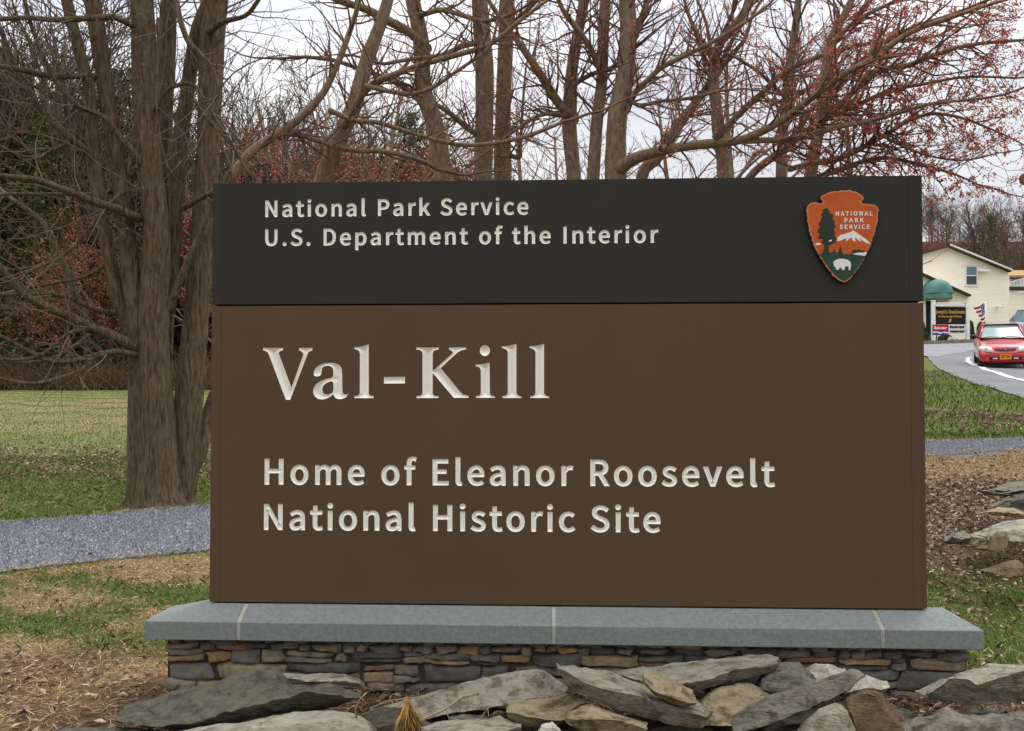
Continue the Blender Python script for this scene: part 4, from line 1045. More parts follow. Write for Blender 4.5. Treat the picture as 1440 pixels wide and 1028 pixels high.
def stem(mb, P, d0, d1, sides=10, k=4, wob=.12, root=False, seed=0, flare=1.0, dig=0.0):
    """P: rows (px, py, width in px); real depth runs from d0 to d1. root: carry it down to the ground"""
    n = len(P); rows = []
    for i, (x, y, w) in enumerate(P):
        Z = d0 + (d1 - d0) * i / (n - 1); q = at(x, y, Z); rows.append((q[0], q[1], q[2], w / 2 * Z / F))
    if dig:                                   # start inside the wood it grows from
        (x0, y0, w0), (x1, y1, _) = P[0], P[1]; l_ = math.hypot(x1 - x0, y1 - y0); q = at(x0 - (x1 - x0) / l_ * w0 * .7, y0 - (y1 - y0) / l_ * w0 * .7, d0 + dig); rows.insert(0, (q[0], q[1], q[2], w0 * .6 * d0 / F))
    if root:
        q = np.array(rows[0]); z = float(ground(q[0], q[1])); lean = (np.array(rows[0][:2]) - np.array(rows[1][:2])) / max(.3, rows[1][2] - rows[0][2])
        h = max(q[2] - z, 0); xy = q[:2] + lean * h * .5
        if h > .3: rows.insert(0, (q[0] + lean[0] * h * .25, q[1] + lean[1] * h * .25, z + h * .5, q[3] * 1.06))
        rows.insert(0, (xy[0], xy[1], z - .12, q[3] * 1.3 * flare))
    c = cr(rows, k); pts = [tuple(q[:3]) for q in c]; rad = [max(float(q[3]), .002) for q in c]
    mb.tube(pts, rad, sides, wob=wob, seed=seed)
    return pts, rad


def finish_tree(name, label, loc, trunk, gr, group=None, bark=None, buds=True, twigs=None):
    t = thing(name, loc, label, 'tree', group)
    obj('trunk', trunk, bark or m_limb, t, smooth=True)
    if gr.tw.v: obj('crown', gr.tw, twigs or m_twigs, t, smooth=True)
    if buds and gr.bd.v: obj('blossoms', gr.bd, m_bud, t)
    return t


# ---- the many-stemmed tree left of the sign
g = Grower(3); tr = MB(); D0 = 8.35
main = [([(224, 705, 82), (223, 675, 66), (222, 640, 59), (217, 560, 52), (215, 480, 47), (219, 400, 42), (220, 333, 40), (210, 230, 37), (203, 120, 36), (200, 0, 34), (196, -140, 28), (188, -300, 20)], 8.30, 8.1, 1),
        ([(203, 704, 60), (202, 675, 50), (201, 640, 44), (199, 560, 38), (196, 490, 34), (186, 400, 27), (179, 330, 25), (165, 220, 25), (152, 140, 25), (143, 83, 25), (130, 0, 25), (112, -130, 20), (90, -300, 13)], 8.35, 8.0, 1),
        ([(249, 703, 56), (255, 675, 47), (260, 640, 42), (267, 543, 42), (276, 443, 39), (285, 333, 38), (293, 200, 35), (298, 67, 36), (304, 0, 34), (318, -130, 27), (330, -280, 18)], 8.45, 8.6, 1),
        ([(228, 690, 30), (228, 600, 28), (231, 480, 26), (233, 343, 26), (231, 200, 25), (234, 100, 25), (238, 0, 24), (245, -130, 18)], 8.6, 8.9, 1),
        ([(240, 440, 16), (246, 330, 20), (252, 220, 22), (262, 140, 22), (276, 50, 22), (298, -10, 20), (330, -120, 15)], 8.4, 8.8, 0),
        ([(196, 500, 20), (178, 450, 21), (163, 410, 21), (150, 340, 20), (140, 270, 20), (131, 190, 19), (127, 130, 18), (110, 67, 17), (94, 0, 16), (70, -120, 12)], 8.3, 7.9, 0),
        ([(262, 668, 28), (278, 640, 26), (290, 600, 22), (300, 560, 17), (325, 500, 12), (350, 420, 8)], 8.5, 8.9, 0),
        ([(237, 435, 13), (247, 408, 13), (262, 372, 11), (283, 325, 10), (300, 280, 9), (323, 240, 7)], 8.25, 8.1, 0)]
ends = []
for i, (P, a, b, rt) in enumerate(main):
    P = [(x, y, w * .90) for x, y, w in P]
    pts, rad = stem(tr, P, a, b, sides=26 if rt else 16, k=7, wob=.16, root=bool(rt), seed=i * 13, flare=1.12)
    ends.append((pts, rad))
for pts, rad in ends[:6]:
    g.sprout(pts, rad, 16, .6, 1.7, 2, up=.05, lo=.55, buds=.10, bsize=.008, kids=.8, cap=.010)
    d = Vector(pts[-1]) - Vector(pts[-3])
    for _ in range(3): g.grow(pts[-1], d + Vector((g.rn(-.3, .3), g.rn(-.3, .3), g.rn(-.1, .3))) * d.length, g.rn(1.6, 2.6), rad[-1] * .8, 2, buds=.1, bsize=.008)
limbs = [([(186, 303, 13), (160, 292, 12), (140, 286, 12), (112, 275, 11), (85, 265, 10), (50, 253, 9), (0, 247, 8), (-60, 240, 6)], 8.0, 7.2),
         ([(186, 487, 14), (160, 472, 14), (123, 458, 13), (95, 443, 12), (67, 432, 12), (33, 413, 10), (7, 383, 9), (-25, 345, 7)], 8.1, 7.4),
         ([(188, 498, 9), (165, 494, 9), (143, 498, 9), (100, 508, 8), (67, 506, 7), (33, 490, 6), (0, 472, 5), (-40, 460, 4)], 8.1, 7.3),
         ([(140, 498, 6), (122, 514, 5), (100, 526, 5), (50, 539, 5), (0, 532, 4), (-40, 520, 3)], 7.9, 7.2),
         ([(125, 462, 6), (95, 470, 6), (60, 498, 5), (20, 506, 5), (-30, 500, 4)], 7.9, 7.3),
         ([(125, 470, 6), (100, 490, 5), (70, 505, 5), (30, 510, 4), (-20, 505, 3)], 7.9, 7.6),
         ([(182, 34, 9), (165, 26, 9), (150, 24, 9), (83, 28, 8), (40, 25, 7), (0, 27, 7), (-60, 30, 5)], 8.0, 7.3),
         ([(146, 107, 9), (118, 107, 9), (83, 107, 9), (55, 104, 9), (33, 99, 8), (0, 93, 7), (-60, 88, 5)], 8.1, 7.4),
         ([(200, 232, 11), (186, 212, 10), (167, 190, 9), (150, 168, 9), (125, 155, 8), (108, 148, 8), (83, 120, 7), (67, 93, 7), (53, 60, 6), (40, 23, 6), (30, -20, 5)], 8.1, 7.5),
         ([(135, 228, 13), (124, 214, 12), (110, 203, 11), (80, 177, 10), (57, 153, 9), (43, 130, 9), (20, 90, 8), (0, 40, 7)], 8.1, 7.6),
         ([(130, 196, 5), (110, 200, 5), (85, 206, 5), (60, 218, 5), (33, 220, 4), (0, 205, 4), (-30, 195, 3)], 8.1, 7.7),
         ([(170, 268, 6), (140, 272, 6), (100, 273, 5), (50, 273, 5), (0, 273, 5), (-40, 275, 4)], 8.3, 8.0),
         ([(164, 440, 8), (140, 436, 7), (110, 425, 6), (95, 417, 6), (70, 414, 5), (40, 413, 4), (0, 415, 4)], 8.2, 7.7),
         ([(128, 463, 8), (118, 440, 8), (105, 410, 9), (95, 385, 9), (80, 350, 9), (65, 320, 8), (45, 300, 7), (20, 282, 5)], 8.3, 8.4),
         ([(150, 370, 6), (135, 380, 6), (118, 390, 5), (90, 396, 5), (50, 403, 4), (30, 408, 4)], 8.2, 7.9),
         ([(170, 272, 6), (150, 290, 5), (130, 315, 5), (105, 345, 5), (80, 365, 5), (50, 375, 4), (14, 380, 4)], 8.0, 7.6),
         ([(265, 288, 9), (280, 279, 9), (300, 270, 7), (320, 258, 6)], 8.2, 8.0),
         ([(246, -10, 8), (252, 22, 8), (258, 42, 8), (266, 60, 8), (282, 76, 7), (295, 90, 6), (306, 116, 5), (307, 132, 4), (300, 141, 4), (283, 144, 3)], 7.9, 7.8),
         ([(222, 150, 6), (228, 135, 6), (240, 124, 6), (262, 117, 6), (278, 124, 5), (290, 145, 5), (309, 176, 5), (325, 200, 4), (350, 246, 4)], 8.0, 7.8),
         ([(276, 145, 6), (290, 165, 6), (312, 188, 5), (330, 210, 5), (345, 235, 4)], 8.1, 7.9),
         ([(300, 40, 9), (315, 30, 8), (345, 22, 6), (362, 2, 6), (380, -30, 5)], 8.3, 8.0),
         ([(222, 30, 3), (221, 80, 3), (220, 140, 3), (226, 200, 3), (240, 245, 3)], 7.9, 7.9)]
for P, a, b in limbs:
    pts, rad = stem(tr, P, a, b, sides=9, k=4, wob=.10, dig=.16)
    left = P[-1][0] < P[0][0]
    g.sprout(pts, rad, 11 if len(P) > 6 else 5, .3, 1.0, 1, up=.03, lo=.2, cap=.007, buds=.05, bsize=.006, kids=.9)
    if left: g.grow(pts[-1], Vector(pts[-1]) - Vector(pts[-3]), g.rn(.8, 1.4), rad[-1], 1, up=.10, buds=.05, bsize=.006)
p0 = foot(228, 8.35)
tA = finish_tree('bare_tree', 'bare tree of many grey brown stems rising from one base left of the sign', p0, tr, g, bark=m_bark, twigs=mat('grey_twigs', srgb(98, 86, 74), .85, srgb(126, 112, 98), scale=6, spec=.15))

# ---- trees standing behind the sign
def backtree(label, stems, limbs_, seed, buds=.35, bsize=.012, tall=True, tw=14, L1=1.5, bark=None, group='bare trees behind the sign', lev=2, fine=1.0, dens=1.0):
    g = Grower(seed); tr = MB(); p = None
    for i, (P, a, b) in enumerate(stems):
        pts, rad = stem(tr, P, a, b, sides=14, k=5, wob=.10, root=True, seed=seed + i * 7)
        if p is None: p = np.array(pts[0])
        g.sprout(pts, rad, int(tw * dens), .6, L1, lev, up=.07, lo=.45, buds=buds, bsize=bsize, kids=.75)
        d = (Vector(pts[-1]) - Vector(pts[-3])).normalized()
        if tall:
            for _ in range(4): g.grow(pts[-1], d + Vector((g.rn(-.6, .6), g.rn(-.6, .6), g.rn(0, .5))), g.rn(2.0, 3.4), rad[-1] * .75, 2, buds=buds * .8, bsize=bsize)
    for P, a, b in limbs_:
        pts, rad = stem(tr, P, a, b, sides=7, k=4, wob=.08, seed=seed, dig=.22)
        ext = math.dist(pts[0], pts[-1])
        g.sprout(pts, rad, int((7 + 5.5 * ext) * dens * fine), .35, L1 * .8, lev - (0 if ext > 2 else 1), up=.05, lo=.15, buds=buds, bsize=bsize, kids=.8)
        g.grow(pts[-1], Vector(pts[-1]) - Vector(pts[-3]), g.rn(.8, 1.6), rad[-1], 2, up=.05, buds=buds, bsize=bsize)
    return finish_tree('bare_tree', label, (p[0], p[1], gz(p)), tr, g, group, bark)


backtree('leaning bare tree whose trunk bends right above the sign top', [([(445, 300, 25), (455, 250, 24), (480, 187, 23), (497, 150, 22), (517, 83, 20), (540, 20, 17), (553, -30, 15), (575, -120, 12)], 11.5, 12.0)],
         [([(323, 253, 15), (340, 230, 14), (356, 212, 14), (377, 197, 13), (397, 184, 13), (417, 170, 12), (440, 148, 11), (457, 127, 10), (470, 100, 9), (480, 77, 9), (490, 50, 8), (503, 10, 7), (510, -30, 6)], 11.0, 11.3),
          ([(488, 172, 11), (505, 140, 10), (525, 118, 10), (555, 105, 9), (590, 92, 8), (640, 78, 8), (690, 62, 7), (730, 30, 6), (770, 0, 5)], 11.5, 10.8),
          ([(392, 188, 8), (420, 190, 8), (448, 198, 8), (470, 206, 7), (500, 212, 7), (540, 213, 7), (580, 222, 7)], 11.1, 11.6),
          ([(470, 158, 8), (500, 170, 7), (530, 172, 7), (570, 184, 6), (610, 196, 6), (650, 204, 6), (690, 202, 6), (740, 192, 6), (790, 172, 5)], 11.2, 10.8),
          ([(520, 122, 7), (545, 128, 7), (580, 132, 6), (610, 122, 6), (640, 102, 5), (680, 75, 5)], 11.2, 10.9)], 31, buds=.22, bsize=.009, tw=16, L1=1.3)
backtree('crooked grey trunk with a sinuous bend between the leaning tree and the twin trunks', [([(628, 320, 28), (623, 250, 27), (613, 183, 25), (605, 155, 25), (597, 133, 24), (594, 100, 23), (593, 67, 23), (588, 35, 21), (580, 0, 20), (565, -90, 16)], 13.5, 13.6)],
         [([(593, 62, 14), (575, 45, 13), (547, 30, 13), (525, 18, 12), (507, 10, 11), (480, 2, 10), (450, -12, 8)], 13.5, 13.0),
          ([(596, 150, 8), (580, 132, 8), (560, 118, 8), (530, 105, 7), (500, 95, 6), (470, 85, 6), (430, 80, 5)], 13.5, 13.0),
          ([(596, 20, 8), (620, 14, 8), (645, 20, 7), (680, 30, 6), (720, 20, 5)], 13.4, 12.8)], 32, buds=.22, bsize=.010, L1=1.4)
backtree('pair of straight grey trunks grown close together behind the sign', [([(680, 330, 27), (680, 250, 26), (681, 180, 26), (681, 100, 25), (677, 40, 24), (674, 0, 23), (668, -90, 18)], 14.0, 14.0), ([(707, 330, 26), (707, 250, 25), (707, 180, 23), (709, 110, 22), (711, 50, 21), (713, 0, 20), (722, -90, 15)], 14.3, 14.5)],
         [([(672, 190, 9), (655, 178, 9), (640, 165, 8), (622, 152, 7), (600, 140, 6)], 14.0, 13.6), ([(712, 40, 8), (735, 20, 7), (760, -5, 6)], 14.3, 14), ([(716, 218, 7), (730, 221, 7), (732, 205, 5), (735, 150, 4), (738, 110, 3)], 14.3, 14.2),
          ([(672, 60, 9), (650, 65, 8), (620, 78, 7), (585, 82, 6), (540, 90, 5)], 13.9, 13.0)], 33, buds=.25, bsize=.010, L1=1.5)
backtree('forked slim tree right of the twin trunks', [([(810, 320, 22), (807, 250, 21), (801, 183, 20), (802, 140, 19), (804, 100, 17), (812, 50, 16), (818, 20, 15), (824, -20, 14), (836, -100, 10)], 13.0, 13.2)],
         [([(800, 162, 14), (793, 155, 13), (783, 142, 13), (773, 127, 12), (762, 108, 12), (750, 90, 11), (738, 72, 10), (722, 50, 8), (700, 20, 7), (680, -10, 5)], 13.0, 12.6),
          ([(803, 165, 6), (780, 160, 6), (760, 162, 6), (740, 172, 5), (715, 190, 5)], 13, 12.4), ([(806, 120, 7), (830, 105, 7), (860, 95, 6), (890, 70, 5)], 13, 12.6)], 34, buds=.55, bsize=.012, L1=1.4, tw=24, fine=1.5)
backtree('clump of dark upright trunks with a long limb sweeping to the right', [([(872, 320, 34), (866, 250, 30), (868, 167, 28), (874, 130, 27), (880, 100, 25), (883, 33, 23), (881, 0, 22), (878, -90, 17)], 12.3, 12.3), ([(834, 320, 20), (834, 250, 18), (840, 167, 17), (846, 117, 16), (848, 50, 16), (851, 0, 15), (858, -90, 11)], 12.6, 12.9)],
         [([(872, 236, 20), (890, 224, 18), (913, 216, 16), (935, 210, 15), (960, 206, 14), (993, 202, 14), (1020, 200, 13), (1043, 196, 12), (1068, 186, 12), (1093, 173, 11), (1120, 154, 11), (1147, 133, 10), (1170, 115, 10), (1193, 100, 9), (1227, 83, 9), (1277, 47, 8), (1327, 28, 7), (1380, 10, 5), (1430, -5, 4)], 12.2, 10.4),
          ([(1016, 200, 10), (1060, 198, 9), (1107, 196, 9), (1140, 190, 9), (1180, 178, 8), (1220, 171, 7), (1260, 160, 6), (1310, 146, 5), (1370, 140, 4)], 11.6, 10.6),
          ([(884, 70, 11), (893, 50, 11), (903, 25, 10), (912, -5, 9), (925, -50, 7)], 12.3, 12.5),
          ([(884, 150, 9), (895, 128, 9), (912, 112, 8), (930, 95, 8), (960, 80, 7), (1000, 60, 6), (1050, 30, 5)], 12.2, 11.6),
          ([(846, 105, 9), (838, 85, 9), (830, 67, 8), (815, 45, 8), (795, 20, 7), (783, -5, 6)], 12.6, 12.2),
          ([(885, 140, 6), (900, 148, 6), (930, 142, 5), (970, 138, 5), (1010, 128, 4)], 12.2, 11.8)], 35, buds=.6, bsize=.012, L1=1.4, tw=26, fine=1.5)
backtree('pale tan forked tree standing behind the long sweeping limb', [([(1020, 320, 20), (1018, 250, 19), (1014, 205, 18), (1010, 183, 18), (1007, 150, 16), (1003, 115, 16), (1004, 90, 15), (1013, 60, 14), (1030, 40, 12), (1050, 10, 11), (1062, -30, 9)], 14.5, 14.8), ([(900, 320, 17), (903, 247, 17), (923, 223, 16), (935, 205, 15), (947, 187, 15), (960, 167, 14), (970, 155, 13), (985, 135, 11), (1002, 112, 10)], 15.0, 14.8)],
         [([(1013, 186, 11), (1030, 170, 10), (1043, 157, 10), (1058, 143, 10), (1073, 130, 9), (1090, 113, 9), (1110, 97, 8), (1135, 86, 8), (1160, 77, 7), (1210, 63, 6), (1260, 58, 5), (1320, 50, 4)], 14.3, 13.0),
          ([(1004, 100, 7), (990, 80, 7), (980, 50, 6), (968, 20, 5), (960, -10, 4)], 14.6, 14.4)], 36, buds=.6, bsize=.013, L1=1.6, tw=24, fine=1.4)
backtree('slender tan trunk nearest the arrowhead end of the sign top', [([(1098, 320, 16), (1098, 247, 15), (1103, 167, 14), (1108, 120, 13), (1111, 90, 12), (1117, 50, 11), (1122, 10, 10), (1126, -60, 8)], 14.0, 14.0)],
         [([(1104, 150, 6), (1125, 132, 6), (1150, 118, 5), (1190, 100, 5), (1240, 84, 4)], 14, 13.5), ([(1106, 140, 6), (1088, 120, 5), (1065, 100, 5), (1040, 84, 4)], 14, 13.6)], 37, buds=.7, bsize=.013, L1=1.4, tw=28, fine=1.4)
backtree('red budding maple with arching limbs spreading over the right end of the sign', [([(1132, 320, 18), (1140, 247, 18), (1148, 200, 17), (1155, 165, 16), (1160, 110, 15), (1166, 75, 14), (1174, 45, 13), (1188, 20, 11), (1202, -10, 9), (1230, -70, 7)], 12.5, 12.6)],
         [([(1045, 262, 12), (1060, 243, 11), (1076, 229, 11), (1093, 217, 11), (1110, 204, 10), (1127, 190, 10), (1147, 176, 10), (1167, 160, 10), (1187, 142, 9), (1207, 123, 9), (1233, 101, 9), (1255, 95, 8), (1277, 92, 8), (1310, 79, 7), (1343, 68, 6), (1390, 60, 5), (1450, 56, 4)], 12.3, 10.6),
          ([(1117, 236, 8), (1140, 230, 8), (1170, 226, 8), (1200, 214, 8), (1227, 200, 7), (1250, 186, 7), (1277, 170, 6), (1310, 160, 5), (1350, 165, 4), (1390, 180, 3)], 12.3, 10.9),
          ([(1140, 250, 8), (1170, 243, 7), (1210, 228, 7), (1245, 222, 6), (1280, 228, 5), (1310, 236, 4), (1345, 246, 3), (1380, 262, 2.5)], 12.2, 11.0),
          ([(1160, 140, 8), (1190, 110, 8), (1230, 70, 7), (1280, 40, 6), (1340, 20, 5), (1400, -5, 4)], 12.4, 11.4),
          ([(1158, 170, 7), (1200, 150, 6), (1250, 128, 6), (1300, 118, 5), (1360, 108, 4), (1430, 110, 3)], 12.4, 11.0),
          ([(1166, 75, 7), (1190, 40, 6), (1230, 15, 6), (1290, -10, 5)], 12.5, 12.0),
          ([(1240, 190, 5), (1280, 210, 4), (1320, 222, 3), (1360, 225, 2.5), (1405, 215, 2)], 11.4, 10.6)], 38, buds=.95, bsize=.0145, L1=1.3, tw=30, fine=2.5)


# ================================================================ the woods beyond: copies of a few grown trees
def far_tree(name, h, seed, twc, budc, bark, bud_n=0, spread=.9, lean=.05):
    r = random.Random(seed); g = Grower(seed); g.rmin = .011; g.segl = .5; tr = MB()
    pts = []; p = Vector((0, 0, -.3)); d = Vector((r.gauss(0, lean), r.gauss(0, lean), 1))
    for i in range(9):
        pts.append(tuple(p)); d = (d + Vector((r.gauss(0, .05), r.gauss(0, .05), .05))).normalized(); p = p + d * h * .62 / 8
    r0 = h * .011; rad = [r0 * (1.25 if i == 0 else 1 - .075 * i) for i in range(9)]
    tr.tube(pts, rad, 7)
    for k in range(24):
        t = r.uniform(.28, 1); i = min(int(t * 8), 7); q = Vector(pts[i]).lerp(Vector(pts[i + 1]), t * 8 - i)
        a = r.uniform(0, 6.283); el = r.uniform(.4, 1.3) * (.7 + .7 * t)
        g.grow(q, Vector((math.cos(a), math.sin(a), el)), h * r.uniform(.2, .40) * (1.15 - .4 * t), rad[i] * .5, 2, up=.07, buds=0, spread=spread, kids=.8, bend=.12)
    for v in g.tw.v[::1]:
        if bud_n and r.random() < bud_n: g.bd.blob((v[0] + r.gauss(0, .1), v[1] + r.gauss(0, .1), v[2] + r.gauss(0, .1)), r.uniform(.03, .08))
    return tr, g


m_ftrunk = mat('far_bark', srgb(86, 75, 63), .95, srgb(110, 97, 83), scale=2, stretch=(2, 2, .4))
m_ftwig = mat('far_twigs', srgb(78, 69, 58), .95, srgb(106, 94, 80), scale=1.5)
m_fred = mat('far_red_buds', (0, 0, 0), .9, island=[(0, srgb(112, 58, 46)), (.6, srgb(142, 82, 64)), (1, srgb(158, 108, 86))])
m_needle = mat('evergreen_needles', (0, 0, 0), .85, island=[(0, srgb(58, 68, 38)), (.5, srgb(80, 90, 52)), (1, srgb(108, 112, 70))])
m_brush = mat('brown_brush', srgb(92, 74, 58), .95, srgb(118, 96, 74), scale=1.2)

LAB = {'bare': ('grey leafless tree standing in the woods beyond the field', 'leafless trees of the far woods'),
       'tan': ('tan leafless tree with upswept twigs in the far woods', 'tan trees of the far woods'),
       'red': ('leafless tree hazed with red buds in the far woods', 'red budding trees of the far woods'),
       'maple': ('slender red maple in bud standing between the sign and the far woods', 'slender red maples in bud'),
       'pine': ('olive green conifer standing among leafless far trees', 'conifers of the far woods'),
       'shrub': ('low brown leafless thicket shrub along the foot of the woods', 'thicket shrubs along the foot of the woods')}


def proto(kind_, seed):
    lab, grp = LAB[kind_]
    if kind_ == 'pine':
        r = random.Random(seed); tr = MB(); tr.tube([(0, 0, -.3), (0, 0, 5), (.1, 0, 11.5)], [.22, .16, .03], 7); nd = MB()
        for k in range(170):
            t = (k + r.random()) / 170; z = 1.2 + t * 10.4; R = (1 - t) ** .8 * 2.9 * r.uniform(.55, 1.1) + .25; a = r.uniform(0, 6.283); b = MB
            for j in range(30):
                s = r.random() ** .6; x, y = math.cos(a) * R * s, math.sin(a) * R * s; w = r.uniform(.12, .3); zz = z - .25 * R * s + r.gauss(0, .12)
                x += r.gauss(0, .16 + .1 * s); y += r.gauss(0, .16 + .1 * s)
                e = Vector((r.gauss(0, 1), r.gauss(0, 1), r.gauss(0, .6))).normalized() * w; f_ = Vector((r.gauss(0, 1), r.gauss(0, 1), r.gauss(0, .6))).normalized() * w * .5
                nd.add([(x, y, zz), (x + e.x, y + e.y, zz + e.z), (x + e.x * .5 + f_.x, y + e.y * .5 + f_.y, zz + e.z * .5 + f_.z)], [(0, 1, 2)])
        t = thing('conifer', (0, 0, 0), lab, 'tree', grp); obj('trunk', tr, m_ftrunk, t, smooth=True); obj('crown', nd, m_needle, t); return t
    if kind_ == 'shrub':
        g = Grower(seed); r = g.r
        for k in range(26):
            a = r.uniform(0, 6.283); g.grow((r.gauss(0, .5), r.gauss(0, .5), -.1), (math.cos(a) * .6, math.sin(a) * .6, 1), r.uniform(1.2, 3.2), .022, 2, up=.02, buds=0, kids=.55)
        o = obj('thicket_shrub', g.tw, m_brush); tag(o, lab, 'shrub', grp); return o
    if kind_ == 'maple':
        r = random.Random(seed); g = Grower(seed); g.rmin = .004; tr = MB(); P = [(0, 0, -.3)]; p = Vector((0, 0, -.3)); d = Vector((r.gauss(0, .06), r.gauss(0, .06), 1))
        for i in range(8): d = (d + Vector((r.gauss(0, .06), r.gauss(0, .06), .06))).normalized(); p = p + d * 1.1; P.append(tuple(p))
        rad = [.15, .125, .115, .10, .09, .075, .06, .045, .03]; tr.tube(P, rad, 8)
        for k in range(26):
            t = r.uniform(.2, 1); i = min(int(t * 8), 7); q = Vector(P[i]).lerp(Vector(P[i + 1]), t * 8 - i); a = r.uniform(0, 6.283)
            g.grow(q, (math.cos(a), math.sin(a), r.uniform(.3, 1.1)), r.uniform(2.2, 3.8) * (1.15 - .5 * t), rad[i] * .45, 2, up=.06, buds=.85, bsize=.018, kids=.8, bend=.14)
        t = thing('budding_maple', (0, 0, 0), lab, 'tree', grp); obj('trunk', tr, m_limb, t, smooth=True); obj('crown', g.tw, m_twigs, t); obj('blossoms', g.bd, m_bud, t); return t
    h = {'bare': 15, 'tan': 13, 'red': 11}[kind_]
    tr, g = far_tree(kind_, h, seed, 0, 0, None, {'red': .16}.get(kind_, 0), spread={'tan': .6}.get(kind_, .95))
    t = thing('far_tree', (0, 0, 0), lab, 'tree', grp); obj('trunk', tr, m_ftrunk, t, smooth=True); obj('crown', g.tw, m_ftwig if kind_ != 'tan' else m_brush, t)
    if g.bd.v: obj('blossoms', g.bd, m_fred, t)
    return t


PRO = {k: [proto(k, 100 + 7 * i + len(k)) for i in range(n)] for k, n in (('bare', 3), ('tan', 2), ('red', 2), ('pine', 2), ('shrub', 2), ('maple', 3))}
used = set(); rw = random.Random(77)


def plant(kind_, px, Z, s, s2=None):
    src = rw.choice(PRO[kind_]); p = foot(px, Z)
    if src.name in used: o = copy_tree(src)
    else: used.add(src.name); o = src
    o.location = p; o.rotation_euler = (0, 0, rw.uniform(0, 6.283)); sc = s * rw.uniform(.88, 1.14); o.scale = (sc * (s2 or 1), sc * (s2 or 1), sc)
    return o


# left: a dense dark wood at the end of the field
for i in range(58):
    px = rw.uniform(-150, 250); Z = rw.uniform(63, 110)
    plant(rw.choices(['bare', 'tan', 'red', 'pine'], [5, 4, .8, 2.2])[0], px, Z, 1.9)
for px, Z, s in ((48, 63, 1.7), (88, 67, 1.4), (12, 65, 1.5), (150, 66, 1.25), (-6, 74, 1.8), (135, 72, 1.1), (-60, 70, 1.8), (240, 78, 1.4), (325, 78, 1.5), (20, 88, 2.2)): plant('pine', px, Z, s)
for px, Z, s in ((95, 60, 1.25), (120, 62, 1.3), (75, 64, 1.2), (140, 66, 1.1), (285, 66, 1.3), (330, 70, 1.25), (170, 64, 1.2), (110, 70, 1.5)): plant('red', px, Z, s)
for i in range(50): plant('shrub', -140 + i * 10 + rw.uniform(-6, 6), rw.uniform(58.5, 63), rw.uniform(.75, 1.25), 1.3)
# middle
for i in range(60): plant(rw.choices(['bare', 'tan', 'red'], [4, 3, 3])[0], rw.uniform(250, 680), rw.uniform(64, 115), rw.uniform(1.45, 1.95))
for i in range(24): plant(rw.choices(['bare', 'tan', 'red'], [4, 3, 3])[0], rw.uniform(680, 1000), rw.uniform(70, 115), rw.uniform(1.15, 1.5))
for px, Z, s in ((612, 66, 1.75), (575, 70, 1.6), (640, 78, 1.5), (510, 78, 1.55)): plant('pine', px, Z, s)
for px, Z, s in ((530, 62, 1.9), (572, 64, 1.8), (500, 66, 1.8), (622, 62, 1.8), (660, 66, 1.6), (465, 68, 1.7), (545, 74, 2.0), (600, 72, 2.0), (430, 72, 1.7), (390, 76, 1.7)): plant('red', px, Z, s)
for i in range(14): plant('bare', rw.uniform(-110, 210), rw.uniform(63, 76), 2.45)
for i in range(18): plant(rw.choice(['bare', 'bare', 'tan']), rw.uniform(290, 480), rw.uniform(72, 105), 2.1)
# the slopes behind
for i in range(60): plant(rw.choices(['bare', 'tan', 'red'], [4, 4, 1.5])[0], rw.uniform(-200, 500), rw.uniform(112, 190), 1.5)
# right: wood on the rise behind the building
for i in range(80): plant(rw.choices(['bare', 'tan', 'red'], [3, 5, 2.0])[0], rw.uniform(1200, 1640), rw.uniform(96, 185), rw.uniform(.75, .95))
for i in range(34): plant(rw.choice(['tan', 'bare']), rw.uniform(780, 1210), rw.uniform(84, 150), .8)
for px, Z, s in ((1395, 110, .8), (1372, 118, .7)): plant('pine', px, Z, s)
for px, Z, s in ((1306, 90, .8), (1325, 92, .85), (1345, 96, .8), (1318, 100, .9)): plant('red', px, Z, s)
# nearer red maples between the sign and the woods
for px, Z, s in ((330, 34, 1.15), (400, 40, 1.3), (480, 30, 1.1), (550, 36, 1.25), (650, 33, 1.2), (735, 27, 1.05), (780, 36, 1.3), (860, 30, 1.15), (940, 38, 1.3), (1030, 28, 1.1), (1110, 34, 1.2), (1170, 25, .9)): plant('maple', px, Z, s)

# ================================================================ the restaurant up the road
m_side = mat('cream_clapboard', srgb(246, 238, 220), .8, srgb(250, 243, 227), scale=1.5, detail=6, bands=.16, mottle=(srgb(240, 230, 210), .8, .5, .9))
m_trimw = mat('white_trim', srgb(232, 232, 232), .6, srgb(220, 222, 224), scale=4)
m_roofd = mat('dark_roof_edge', srgb(62, 56, 52), .85, srgb(82, 74, 68), scale=4)
m_shing = mat('tan_shingle', srgb(160, 126, 86), .9, srgb(178, 146, 104), scale=6, bump=.5, bump_scale=14, bump_dist=.03)
m_glass = mat('window_glass', srgb(92, 120, 130), .12, srgb(120, 146, 154), scale=.9, spec=.6)
m_glassd = mat('dark_window_glass', srgb(56, 62, 70), .12, srgb(76, 82, 88), scale=.9, spec=.6)
m_awn = mat('green_canvas', srgb(84, 128, 122), .8, srgb(98, 142, 136), scale=3, bump=.2, bump_scale=20)
m_dark = mat('dark_interior', srgb(28, 28, 30), .7)
m_white = mat('white_paint', srgb(240, 240, 238), .6, srgb(226, 227, 226), scale=5)
HZ = 58.0
hb = foot(1350, HZ); house = thing('restaurant', hb, 'cream clapboard gabled building with a green awning up the road', 'building')


def poly_at(px, Z): return [at(x, y, Z) for x, y in px]


